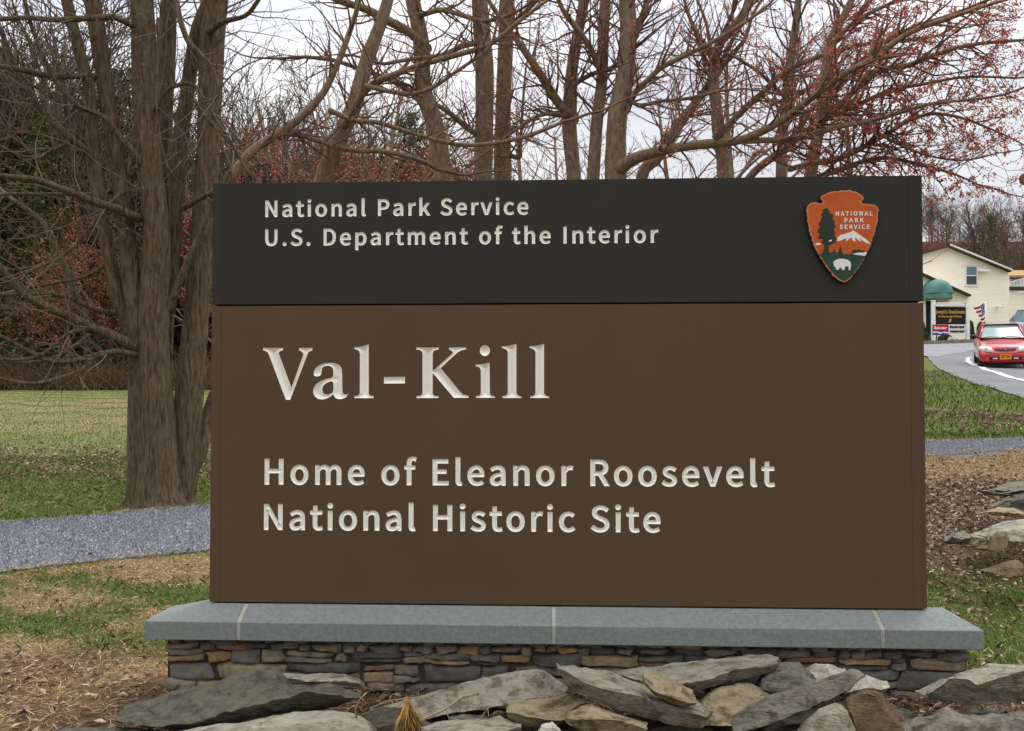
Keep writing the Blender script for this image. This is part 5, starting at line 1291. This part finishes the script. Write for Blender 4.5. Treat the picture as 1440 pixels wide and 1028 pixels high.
# main gable block
mb = MB(); mb.prism(poly_at([(1225, 500), (1419, 500), (1419, 381), (1336, 347), (1225, 378)], HZ), FW * 16); obj('wall', mb, m_side, house)
mb = MB()
mb.prism([at(1336, 344, HZ - .4), at(1423, 379.5, HZ - .4), at(1423, 382, HZ - .4), at(1336, 346.6, HZ - .4)], FW * 17); mb.prism([at(1335.9, 344, HZ - .4), at(1335.9, 346.6, HZ - .4), at(1215, 382, HZ - .4), at(1215, 379.5, HZ - .4)], FW * 17)
rf = obj('roof', mb, m_roofd, house)
mb = MB(); mb.prism([at(1336.5, 342.6, HZ - .46), at(1424, 378.2, HZ - .46), at(1424, 380.6, HZ - .46), at(1336.5, 345, HZ - .46)], FW * .05); obj('rake_board', mb, m_trimw, rf)


def window(x0, y0, x1, y1, Z, parent):
    mb = MB(); o = [(x0, y0), (x1, y0), (x1, y1), (x0, y1)]; w = 2.2
    for q in ([(x0, y0), (x1, y0), (x1, y0 + w), (x0, y0 + w)], [(x0, y1 - w), (x1, y1 - w), (x1, y1), (x0, y1)], [(x0, y0 + w), (x0 + w, y0 + w), (x0 + w, y1 - w), (x0, y1 - w)], [(x1 - w, y0 + w), (x1, y0 + w), (x1, y1 - w), (x1 - w, y1 - w)]):
        mb.prism(poly_at(q, Z - .08), FW * .12)
    ym = (y0 + y1) / 2 - 1; mb.prism(poly_at([(x0 + w, ym), (x1 - w, ym), (x1 - w, ym + 1.3), (x0 + w, ym + 1.3)], Z - .06), FW * .08)
    mb.prism(poly_at([(x0 - .8, y0 - 1.3), (x1 + .8, y0 - 1.3), (x1 + .8, y0), (x0 - .8, y0)], Z - .14), FW * .16)
    f = obj('window', mb, m_trimw, parent)
    mb = MB(); mb.prism(poly_at([(x0 + w, y0 + w), (x1 - w, y0 + w), (x1 - w, ym), (x0 + w, ym)], Z - .03), FW * .02); obj('pane', mb, m_glass, f)
    mb = MB(); mb.prism(poly_at([(x0 + w, ym + 1.3), (x1 - w, ym + 1.3), (x1 - w, y1 - w), (x0 + w, y1 - w)], Z - .03), FW * .02); obj('pane', mb, m_glassd, f)


window(1357, 373, 1376, 402.5, HZ, house)
mb = MB(); mb.prism(poly_at([(1377.5, 378.5), (1391.5, 378.5), (1391.5, 381.6), (1377.5, 381.6)], HZ - .35), FW * .35); obj('vent_hood', mb, m_white, house)
# small outdoor fittings
for (x, y) in ((1403, 431.5), (1432, 411), (1438, 410.5)):
    mb = MB(); c = at(x, y, HZ - .15); mb.box(c, (.10, .25, .10)); mb.tube([c + RT * .09 - FW * .1, c + RT * .16 - FW * .22 - np.array([0, 0, .05])], [.05, .09], 8); mb.tube([c - RT * .09 - FW * .1, c - RT * .16 - FW * .22 - np.array([0, 0, .05])], [.05, .09], 8); obj('floodlight', mb, m_white, house)
# porch wing with its own lower gable
PZ = 55.0
mb = MB(); mb.prism(poly_at([(1215, 500), (1362, 500), (1362, 415), (1299, 386), (1215, 350)], PZ), FW * (HZ - PZ - .02)); obj('porch_wall', mb, m_side, house)
mb = MB(); mb.prism([at(1240, 357.2, PZ - .35), at(1366, 414.2, PZ - .35), at(1366, 416.6, PZ - .35), at(1240, 359.6, PZ - .35)], FW * (HZ - PZ + .3)); obj('porch_roof', mb, m_roofd, house)
# doorway, column, hedge-side post
mb = MB(); mb.prism(poly_at([(1302, 423), (1318, 423), (1318, 478), (1302, 478)], PZ - .04), FW * .03); dr = obj('door', mb, m_dark, house)
mb = MB()
for q in ([(1300.5, 421.5), (1302, 421.5), (1302, 480), (1300.5, 480)], [(1318, 421.5), (1319.5, 421.5), (1319.5, 480), (1318, 480)], [(1302, 421.5), (1318, 421.5), (1318, 423), (1302, 423)], [(1309.5, 423), (1310.5, 423), (1310.5, 478), (1309.5, 478)]): mb.prism(poly_at(q, PZ - .1), FW * .1)
obj('door_frame', mb, m_trimw, dr)
# dome awning
mb = MB(); nu, nv = 18, 10; V = []
ctr = at(1315, 414, PZ); rx = (1335.5 - 1315) / F * PZ; rz = (414 - 393) / F * PZ; dp = 1.15
for i in range(nu + 1):
    a = math.pi * i / nu
    for j in range(nv + 1):
        b = math.pi / 2 * j / nv
        V.append(ctr + RT * (math.cos(a) * rx * math.cos(b) ** .15 if j < nv else 0) * (1 if j < nv else 0) * math.cos(b * .98) ** .5 + np.array([0, 0, 1]) * rz * math.sin(a) * math.cos(b * .98) ** .5 - FW * dp * math.sin(b))
mb.add(V, [(i * (nv + 1) + j, (i + 1) * (nv + 1) + j, (i + 1) * (nv + 1) + j + 1, i * (nv + 1) + j + 1) for i in range(nu) for j in range(nv)])
low = [ctr + RT * rx * math.cos(t) - FW * dp * math.sin(t) for t in np.linspace(0, math.pi, 20)]
mb.add(low + [p - np.array([0, 0, (421.5 - 414) / F * PZ]) for p in low], [(i, i + 1, i + 21, i + 20) for i in range(19)])
obj('awning', mb, m_awn, house, smooth=True)
# wing at the right with a deck rail
QZ = 59.5
mb = MB(); mb.prism(poly_at([(1419.6, 500), (1500, 500), (1500, 405), (1419.6, 405)], QZ), FW * 9); obj('wing_wall', mb, m_side, house)
mb = MB(); mb.prism(poly_at([(1418, 403.2), (1500, 403.2), (1500, 405), (1418, 405)], QZ - .3), FW * 9); mb.prism(poly_at([(1419.5, 406.6), (1500, 406.6), (1500, 408), (1419.5, 408)], QZ - .1), FW * .08); obj('deck_edge', mb, m_roofd, house)
mb = MB(); mb.prism(poly_at([(1419.6, 404), (1500, 404), (1500, 386), (1419.6, 386)], QZ + 5), FW * 4); obj('upper_wall', mb, m_side, house)
mb = MB(); mb.prism([at(1417, 387, QZ + 4.4), at(1505, 387, QZ + 4.4), at(1505, 380, QZ + 7), at(1417, 380, QZ + 7)], np.array([0, 0, -.15])); obj('wing_roof', mb, m_shing, house)
mb = MB()
mb.prism(poly_at([(1420, 396.5), (1447, 388.5), (1447, 390), (1420, 398)], QZ + .2), FW * .1); mb.prism(poly_at([(1420, 401), (1500, 401), (1500, 402), (1420, 402)], QZ + .2), FW * .1)
for x in range(1421, 1447, 2): mb.prism(poly_at([(x, 397.5 - (x - 1420) * .29), (x + .7, 397.5 - (x - 1420) * .29), (x + .7, 401.5), (x, 401.5)], QZ + .2), FW * .05)
obj('deck_rail', mb, m_trimw, house)
mb = MB(); mb.prism(poly_at([(1420, 389), (1440, 389), (1440, 392), (1420, 392)], QZ + 4.9), FW * .05); mb.prism(poly_at([(1424, 394), (1434, 393), (1434, 401), (1424, 401)], QZ + 4.9), FW * .05); obj('window', mb, m_glassd, house)


def bush(px, Z, w, h, seed, label, group=None):
    r = random.Random(seed); p = foot(px, Z); tr = MB(); tr.tube([p - np.array([0, 0, .1]), p + np.array([0, 0, h * .5])], [.05, .03], 6); lf = MB()
    for k in range(2600):
        t = r.random(); z = h * (.04 + .96 * t); R = w * (1 - t) ** .55 * (.55 + .45 * r.random()) * (1 + .25 * math.sin(5 * t + seed)); a = r.uniform(0, 6.283); s_ = r.uniform(.04, .09)
        c = Vector((p[0] + math.cos(a) * R, p[1] + math.sin(a) * R, p[2] + z)); e = Vector((r.gauss(0, 1), r.gauss(0, 1), r.gauss(0, 1))).normalized() * s_; f = Vector((r.gauss(0, 1), r.gauss(0, 1), r.gauss(0, 1))).normalized() * s_ * .6
        lf.add([c - e, c + f, c + e, c - f], [(0, 1, 2, 3)])
    t = thing('evergreen_shrub', p, label, 'shrub', group); obj('stem', tr, m_ftrunk, t); obj('foliage', lf, m_needle, t)


bush(1298, 50, .42, 1.25, 1, 'small upright evergreen shrub just right of the sign edge by the doorway')
bush(1366, 50, .34, 1.3, 2, 'dark evergreen shrub right of the restaurant board')
bush(1382, 49, .45, 1.25, 3, 'dark evergreen shrub below the flag')
bush(1330, 48.5, .5, .5, 4, 'low clipped shrub under the restaurant board')

# planting bed kerb
m_kerb = mat('kerb_stone', srgb(120, 112, 100), .9, srgb(146, 138, 124), scale=6)
mb = MB(); pts = [foot(px, 45.6) for px in range(1250, 1376, 6)]
for a, b in zip(pts[:-1], pts[1:]):
    c = (a + b) / 2; d = b - a; L_ = np.linalg.norm(d); mb.box(c + np.array([0, 0, .05]), (L_ - .015, .22, .30), (d / L_, FW, np.array([0, 0, 1.0])))
kind(obj('kerb', mb, m_kerb), 'structure')

# ---- the restaurant's board on two white posts
BZ = 46.8
bd = thing('roadside_board', foot(1336, BZ), 'black restaurant board with gold script between two white posts', 'sign')
m_blackb = mat('black_board', srgb(24, 22, 20), .5, srgb(34, 31, 28), scale=8); m_gold = mat('gold_lettering', srgb(206, 158, 70), .5); m_red = mat('red_banner', srgb(196, 38, 56), .6, srgb(180, 32, 48), scale=4)
m_bluep = mat('blue_banner', srgb(58, 66, 150), .6); m_ink = mat('dark_ink', srgb(40, 40, 60), .6)
for (x0, x1, y0) in ((1310, 1314.4, 423.5), (1357.8, 1362.3, 424.5)):
    mb = MB(); c0 = at((x0 + x1) / 2, y0, BZ); w = (x1 - x0) / F * BZ; zb = gz(c0) - .2; c = np.array([c0[0], c0[1], (c0[2] + zb) / 2]); mb.box(c, (w, .15, c0[2] - zb)); mb.box(np.array([c0[0], c0[1], c0[2] + .02]), (w * 1.25, .19, .04)); obj('post', mb, m_white, bd)
mb = MB(); mb.prism(poly_at([(1314.5, 431.5), (1357.7, 431.5), (1357.7, 456), (1314.5, 456)], BZ), FW * .08); bp = obj('board', mb, m_blackb, bd)
mb = MB(); mb.prism(poly_at([(1317, 427), (1355, 427), (1355, 430.6), (1317, 430.6)], BZ - .25), FW * .2); mb.prism(poly_at([(1316, 425.4), (1357.6, 425.4), (1357.6, 426.4), (1316, 426.4)], BZ), FW * .08); obj('light_bar', mb, m_trimw, bd)
mb = MB(); mb.prism(poly_at([(1311.5, 456.6), (1333.8, 456.6), (1333.8, 465.5), (1311.5, 465.5)], BZ - .12), FW * .03); rb = obj('banner', mb, m_red, bd)
mb = MB(); mb.prism(poly_at([(1311.5, 465.6), (1333.8, 465.6), (1333.8, 471), (1311.5, 471)], BZ - .12), FW * .03); obj('banner_stripe', mb, m_bluep, rb)
mb = MB(); mb.prism(poly_at([(1311.6, 466.3), (1318, 465.9), (1323, 467.6), (1328, 466.4), (1333.7, 467.4), (1333.7, 469), (1327, 468.2), (1322, 469.6), (1317, 467.8), (1311.6, 468.4)], BZ - .135), FW * .01); obj('banner_wave', mb, m_white, rb)
mb = MB(); mb.prism(poly_at([(1334.2, 457), (1357.7, 457), (1357.7, 469.3), (1334.2, 469.3)], BZ - .1), FW * .03); wp = obj('notice_panel', mb, m_white, bd)


def words(s, x0, x1, yb, cap, Z, m, parent, name='lettering', off=.012, shear=0.0):
    """raised words on a board facing down the road"""
    c = bpy.data.curves.new('words', 'FONT'); c.body = s; c.offset = off; c.extrude = .02; c.shear = shear
    o = bpy.data.objects.new('words', c); COL.objects.link(o); bpy.context.view_layer.update()
    me = bpy.data.meshes.new_from_object(o); bpy.data.objects.remove(o)
    P = np.array([v.co[:] for v in me.vertices]); f = [tuple(p.vertices) for p in me.polygons]
    lo, hi = P[:, 0].min(), P[:, 0].max(); a, b = at(x0, yb, Z), at(x1, yb, Z); t = at(x0, yb - cap, Z)
    k = np.linalg.norm(b - a) / (hi - lo); kz = (t[2] - a[2]) / .69
    V = [a + (b - a) / np.linalg.norm(b - a) * (p[0] - lo) * k + np.array([0, 0, 1]) * p[1] * kz - FW * p[2] for p in P]
    mb = MB(); mb.add(V, f); bpy.data.meshes.remove(me); return obj(name, mb, m, parent)


words("Joseph's Steakhouse", 1315.5, 1356.6, 440.8, 5.2, BZ - .03, m_gold, bp, off=.018, shear=.1)
words('Serving Lunch & Dinner', 1319, 1353, 446.2, 2.6, BZ - .03, m_gold, bp, off=.02, shear=.2)
mb = MB(); mb.prism(poly_at([(1333.5, 452), (1335.5, 448.6), (1338.6, 448), (1337.4, 450), (1337.8, 452.4), (1335.4, 453.4)], BZ - .02), FW * .015); obj('gold_mark', mb, m_gold, bp)
words('Budweiser', 1313.5, 1331.5, 463, 4, BZ - .14, m_white, rb, off=.02, shear=.25)
words('PIANO BAR', 1336, 1356.5, 461.2, 2.9, BZ - .12, m_ink, wp, off=.03)
words('THURSDAY NIGHT', 1336, 1356.5, 467.2, 2.4, BZ - .12, m_ink, wp, off=.03)

# ---- pale boulder in the bed
mb = MB(); bm = bmesh.new(); bmesh.ops.create_icosphere(bm, subdivisions=3, radius=1.0); cb = at(1340, 477, 46.2); cb[2] = gz(cb) + .12
for v in bm.verts:
    q = v.co.copy(); k = 1 + .22 * noise.noise(q * 1.7 + Vector((5, 0, 0))) + .08 * noise.noise(q * 5); v.co = Vector((q.x * .27 * k, q.y * .22 * k, max(q.z, -.7) * .24 * k))
mb.add([(cb[0] + v.co.x, cb[1] + v.co.y, cb[2] + v.co.z) for v in bm.verts], [tuple(v.index for v in f.verts) for f in bm.faces]); bm.free()
tag(obj('boulder', mb, m_rocks['chalky_rock']), 'pale round boulder in the planting bed beneath the restaurant board', 'rock')

# ---- flag on a white pole
FZ = 44.0
fl = thing('flag', foot(1386, FZ), 'limp American flag hanging from a white pole beside the restaurant board', 'flag')
mb = MB(); top = at(1385.2, 423, FZ); bt = foot(1387, FZ); mb.tube([bt - np.array([0, 0, .2]), top], [.045, .03], 8); mb.blob(top + np.array([0, 0, .04]), .05); obj('pole', mb, m_white, fl, smooth=True)
cor = [at(1384.6, 425.2, FZ), at(1385.8, 454, FZ), at(1369, 433, FZ - .3), at(1381.0, 456, FZ - .2)]
mb = MB(); nu, nv = 12, 27; V = []
for i in range(nu + 1):
    for j in range(nv + 1):
        s, t = i / nu, j / nv; p = cor[0] * (1 - s) * (1 - t) + cor[1] * (1 - s) * t + cor[2] * s * (1 - t) + cor[3] * s * t
        V.append(p + FW * .07 * math.sin(s * 9 + t * 3) * s - np.array([0, 0, .05 * math.sin(s * math.pi)]))
for i in range(nu):
    for j in range(nv):
        st = int(j / 3); mi = 0 if st % 2 == 0 else 1
        if j < 15 and i < 5: mi = 2 if (i * 3 + j * 2) % 7 else 1
        k = i * (nv + 1) + j; mb.add([V[k], V[k + nv + 1], V[k + nv + 2], V[k + 1]], [(0, 1, 2, 3)], mi)
obj('cloth', mb, [mat('flag_red', srgb(150, 34, 44), .8), mat('flag_white', srgb(232, 228, 226), .8), mat('flag_blue', srgb(56, 62, 120), .8)], fl)


# ================================================================ cars
def car(name, loc, heading, label, paint, L_=4.3, Wd=1.70, H=1.38, plate=True, wagon=False, cat='car', tilt=4.6):
    """car facing its local -Y; every part is built about the thing's own axes"""
    t = bpy.data.objects.new(name, None); COL.objects.link(t); t.location = [float(c) for c in loc]; t.rotation_euler = (math.radians(tilt), 0, heading); tag(t, label, cat)
    hw = Wd / 2; kz = H / 1.38
    def put(n, mb, m, parent=t, **k):
        o = obj(n, mb, m, None, **k); o.parent = parent; return o
    # lower body
    S = [(-2.15, .27, .46, .60), (-2.13, .21, .54, .745), (-2.07, .195, .57, .80), (-2.0, .19, .66, .815), (-1.94, .19, .715, .825), (-1.80, .19, .75, .835), (-1.45, .19, .80, .84), (-1.1, .19, .86, .845), (-.80, .19, .925, .848), (-.2, .19, .93, .85), (.6, .19, .935, .85), (1.3, .19, .95, .845), (1.75, .2, .95 if not wagon else .96, .82), (2.05, .26, .90, .76), (2.14, .36, .80, .66)]
    V = []; m_ = 13
    for (y, zb, zt, w) in S:
        w = w * hw / .85; half = [(0, zb), (w * .86, zb), (w * .97, zb + .10), (w, zb + (zt - zb) * .45), (w * .985, zb + (zt - zb) * .72), (w * .93, zt - .045), (w * .74, zt - .004)]
        ring = half + [(0, zt + .02)] + [(-x, z) for x, z in half[:0:-1]]
        V += [(x, y * L_ / 4.28, z * kz) for x, z in ring]
    m_ = len(V) // len(S); mb = MB(); mb.add(V, [(i * m_ + j, (i + 1) * m_ + j, (i + 1) * m_ + (j + 1) % m_, i * m_ + (j + 1) % m_) for i in range(len(S) - 1) for j in range(m_)] + [tuple(range(m_)), tuple((len(S) - 1) * m_ + j for j in range(m_))[::-1]])
    put('body', mb, paint, smooth=True, sub=1)
    # greenhouse: glass inside, painted roof and pillars outside
    y0, y1, y2, y3 = (-.82, -.10, .85, 1.72) if not wagon else (-.75, -.1, 1.7, 2.02)
    zb, zt = .915 * kz, H - .035
    bw, tw = hw * .86, hw * .64 if not wagon else hw * .72
    lo = [(-bw, y0, zb), (bw, y0, zb), (bw, y3, zb), (-bw, y3, zb)]; hi = [(-tw, y1, zt), (tw, y1, zt), (tw, y2, zt), (-tw, y2, zt)]
    mb = MB(); mb.add(lo + hi, [(1, 2, 6, 5), (2, 3, 7, 6), (3, 0, 4, 7)]); put('side_glass', mb, MT['carglass'])
    mb = MB(); n = 8
    for i in range(n + 1):
        for j in range(2):
            s = i / n * 2 - 1; b_ = .055 * (1 - s * s); mb.v.append((s * (bw if j == 0 else tw) * .97, (y0 if j == 0 else y1) - b_, (zb + .02) if j == 0 else zt - .01))
    mb.f = [(2 * i, 2 * i + 2, 2 * i + 3, 2 * i + 1) for i in range(n)]; mb.mi = [0] * n; put('windshield', mb, MT['carglass'], smooth=True)
    mb = MB(); V = []; ny, nx = 6, 8
    for j in range(ny + 1):
        for i in range(nx + 1):
            s, q = i / nx * 2 - 1, j / ny; V.append((s * (tw + .035), y1 - .09 + (y2 - y1 + .15) * q - .05 * (1 - s * s) * (1 - q), zt + .05 * (1 - .75 * s * s) * (1 - .5 * (2 * q - 1) ** 2) + .008 + (0 if abs(s) < .99 else -.02)))
    mb.add(V, [(j * (nx + 1) + i, j * (nx + 1) + i + 1, (j + 1) * (nx + 1) + i + 1, (j + 1) * (nx + 1) + i) for j in range(ny) for i in range(nx)]); put('roof', mb, paint, smooth=True)
    for sx in (-1, 1):
        mb = MB(); mb.tube([(sx * bw, y0 - .01, zb), (sx * (bw + tw) / 2, (y0 + y1) / 2 - .01, (zb + zt) / 2 + .015), (sx * tw, y1, zt)], [.038, .034, .034], 6)
        mb.tube([(sx * tw, y1, zt), (sx * (tw + .01), (y1 + y2) / 2, zt + .012), (sx * tw, y2, zt)], [.034, .034, .034], 6); mb.tube([(sx * tw, y2, zt), (sx * bw, y3, zb)], [.045, .06], 6)
        yc = (y1 + y2) / 2 + .1; mb.tube([(sx * tw * 1.01, yc, zt), (sx * bw * 1.01, yc + .05, zb)], [.03, .035], 6)
        if wagon: mb.tube([(sx * tw * 1.01, yc + .85, zt), (sx * bw * 1.01, yc + .9, zb)], [.03, .035], 6)
        put('pillar', mb, paint, smooth=True)
        mb = MB(); bm = bmesh.new(); bmesh.ops.create_icosphere(bm, subdivisions=2, radius=1)
        mb.add([(sx * (hw + .075) + v.co.x * .105, y0 + .22 + v.co.y * .06 * (1 if v.co.y > 0 else 1.2), (.985 + v.co.z * .070) * kz) for v in bm.verts], [tuple(v.index for v in f.verts) for f in bm.faces]); bm.free()
        mb.box((sx * (hw - .02), y0 + .2, .95 * kz), (.16, .05, .04), (np.array([1., 0, 0]), np.array([0, 1., 0]), np.array([0, 0, 1.]))); put('mirror', mb, MT['trim'] if not wagon else paint, smooth=True)
        # lamp: a curved wedge following the corner of the nose
        mb = MB(); V = []; n = 8
        for i in range(n + 1):
            s = i / n; x = sx * (.39 + .42 * s) * hw / .85; y = (-2.155 + .26 * s ** 2.4) * L_ / 4.28; top = .725 - .045 * (1 - s) ** 2 - .01 * s - (.06 if i == 0 else 0) - (.03 if i == n else 0); bot = .535 + .02 * s
            V += [(x, y, bot * kz), (x, y - .012, (bot * .5 + top * .5) * kz), (x, y + .10, top * kz), (x, y + .2, top * kz), (x, y + .2, bot * kz)]
        mb.add(V, [(i * 5 + j, (i + 1) * 5 + j, (i + 1) * 5 + (j + 1) % 5, i * 5 + (j + 1) % 5) for i in range(n) for j in range(5)] + [(0, 1, 2, 3, 4), tuple(n * 5 + j for j in (4, 3, 2, 1, 0))]); hl = put('headlight', mb, MT['lens'], smooth=True)
        mb = MB(); mb.tube([(sx * .52, -2.13 * L_ / 4.28, .62 * kz), (sx * .52, -2.0, .62 * kz)], [.055, .03], 10); put('lamp_bulb', mb, MT['chrome'], hl)
        mb = MB(); mb.box((sx * .32 * hw / .85, -2.165 * L_ / 4.28, .345 * kz), (.13, .05, .035), (np.array([1., 0, 0]), np.array([0, 1., 0]), np.array([0, 0, 1.]))); put('fog_lamp', mb, MT['lens'])
        for yw in (-1.33, 1.28):
            w = MB(); R, wd, c = .295, .185, (sx * (hw - .115), yw * L_ / 4.28, .293); prof = [(-.5, .62), (-.5, .92), (-.36, 1.0), (.36, 1.0), (.5, .92), (.5, .62)]; nn = 26; V = []
            for k in range(nn):
                a = 6.28319 * k / nn
                for (px_, pr) in prof: V.append((c[0] + px_ * wd, c[1] + math.cos(a) * R * pr, c[2] + math.sin(a) * R * pr))
            w.add(V, [(k * 6 + j, ((k + 1) % nn) * 6 + j, ((k + 1) % nn) * 6 + (j + 1) % 6, k * 6 + (j + 1) % 6) for k in range(nn) for j in range(6)]); ty = put('wheel', w, MT['tyre'], smooth=True)
            mb = MB(); mb.tube([(c[0] - .07, c[1], c[2]), (c[0] + .07, c[1], c[2])], [.185, .185], 20)
            for k in range(5): a = 6.28319 * k / 5; mb.box((c[0] + sx * .075, c[1] + math.cos(a) * .09, c[2] + math.sin(a) * .09), (.02, .17, .04), (np.array([1., 0, 0]), np.array([0, math.cos(a), math.sin(a)]), np.array([0, -math.sin(a), math.cos(a)])))
            put('rim', mb, MT['chrome'], ty)
    X3 = (np.array([1., 0, 0]), np.array([0, 1., 0]), np.array([0, 0, 1.]))
    yn = -2.14 * L_ / 4.28
    mb = MB(); V = []; n = 10                                         # grille slot, curved at its lower edge
    for i in range(n + 1):
        s = i / n * 2 - 1; V += [(s * .29, yn + .012 + .05 * s * s, (.575 + .035 * s * s) * kz), (s * .29, yn + .085 + .05 * s * s, (.645 - .01 * s * s) * kz)]
    mb.add(V, [(2 * i, 2 * i + 2, 2 * i + 3, 2 * i + 1) for i in range(n)]); mb.prism([(-.29, yn + .10, .60 * kz), (.29, yn + .10, .60 * kz), (.29, yn + .10, .64 * kz), (-.29, yn + .10, .64 * kz)], (0, .08, 0)); gr = put('grille', mb, MT['black'])
    mb = MB(); mb.tube([(0, yn + .01, .612 * kz), (0, yn + .06, .612 * kz)], [.026, .026], 10); put('badge', mb, MT['chrome'], gr)
    mb = MB(); mb.box((0, yn + .025, .345 * kz), (1.0 * hw / .85, .09, .085), X3); mb.box((0, -1.9 * L_ / 4.28, .175), (1.45, .35, .05), X3); put('air_intake', mb, MT['black'], bevel=.01)
    mb = MB(); mb.box((0, yn + .015, .245 * kz), (1.36 * hw / .85, .1, .012), X3); put('bumper_lip', mb, MT['seam'])
    if plate:
        mb = MB(); mb.box((0, yn - .03, .39 * kz), (.32, .012, .155), X3); pl = put('licence_plate', mb, MT['plate'], bevel=.004)
        mb = MB(); mb.box((0, yn - .0375, .43 * kz), (.27, .003, .022), X3); mb.box((-.075, yn - .0375, .385 * kz), (.09, .003, .045), X3); mb.box((.07, yn - .0375, .385 * kz), (.1, .003, .045), X3); put('plate_marks', mb, MT['plateink'], pl)
    for x0, x1 in ((-.62, -.08), (-.05, .52)):
        mb = MB(); mb.tube([(x0, y0 - .03 - .05 * (1 - (x0 / .7) ** 2), zb + .025), ((x0 + x1) / 2, y0 - .06, zb + .055), (x1, y0 - .02 - .055 * (1 - (x1 / .7) ** 2), zb + .035)], [.012, .014, .010], 5); put('wiper', mb, MT['black'])
    mb = MB(); mb.add([(-bw * .97, y0 + .02, zb - .02), (bw * .97, y0 + .02, zb - .02), (bw * .9, y0 - .10, zb + .012), (-bw * .9, y0 - .10, zb + .012)], [(0, 1, 2, 3)]); put('cowl', mb, MT['black'])
    return t


MT['carglass'] = mat('car_glass', srgb(120, 138, 140), .2, srgb(150, 166, 166), scale=2.5, spec=.3); MT['trim'] = mat('black_trim', srgb(34, 34, 36), .45)
MT['black'] = mat('black_plastic', srgb(26, 22, 24), .6); MT['lens'] = mat('lamp_lens', srgb(214, 212, 190), .15, srgb(232, 228, 214), scale=9, spec=.7)
MT['chrome'] = mat('chrome', srgb(220, 220, 222), .25, metallic=.9); MT['tyre'] = mat('tyre_rubber', srgb(34, 34, 34), .9); MT['plate'] = mat('plate_yellow', srgb(232, 150, 36), .5)
MT['plateink'] = mat('plate_ink', srgb(120, 70, 40), .5); MT['seam'] = mat('seam_red', srgb(120, 40, 50), .5)
m_redcar = mat('red_car_paint', srgb(180, 20, 34), .28, srgb(168, 16, 30), scale=3, spec=.6, coat=.7)
m_silver = mat('silver_car_paint', srgb(180, 186, 190), .3, srgb(170, 176, 181), scale=3, spec=.6, coat=.5, metallic=.2)
facing = lambda p: math.atan2(CAM[0] - p[0], -(CAM[1] - p[1]))
rc = foot(1407.8, 30.2)
car('red_car', (rc[0], rc[1], rc[2] + .03), facing(rc) + math.radians(3.5), 'red compact car facing the viewer on the road at the right edge', m_redcar, Wd=1.5)
sc_ = foot(1482, 42.5)
car('silver_car', (sc_[0], sc_[1], sc_[2] + .03), facing(sc_) + math.radians(36), 'silver station wagon parked behind the red car at the photo edge', m_silver, L_=4.6, Wd=1.8, H=1.72, plate=False, wagon=True)

# ---- brown rounded board at the right photo edge
rs = thing('hanging_sign', foot(1460, 9.0), 'small rounded brown board on a post at the right photo edge', 'sign')
m_brw = mat('brown_board', srgb(120, 92, 66), .7, srgb(104, 78, 56), scale=8)
mb = MB(); mb.prism([at(1452 + 16 * math.copysign(abs(math.cos(a)) ** .7, math.cos(a)), 251 + 9 * math.copysign(abs(math.sin(a)) ** .7, math.sin(a)), 9.0) for a in np.linspace(0, 2 * math.pi, 28, endpoint=False)], FW * .04); obj('board', mb, m_brw, rs)
pb = foot(1462, 9.0); pt_ = at(1462, 235, 9.06); mb = MB(); mb.tube([(pb[0], pb[1], pb[2] - .3) + FW * .08, (pb[0], pb[1], pt_[2]) + FW * .08], [.05, .05], 10); obj('post', mb, m_brw, rs)
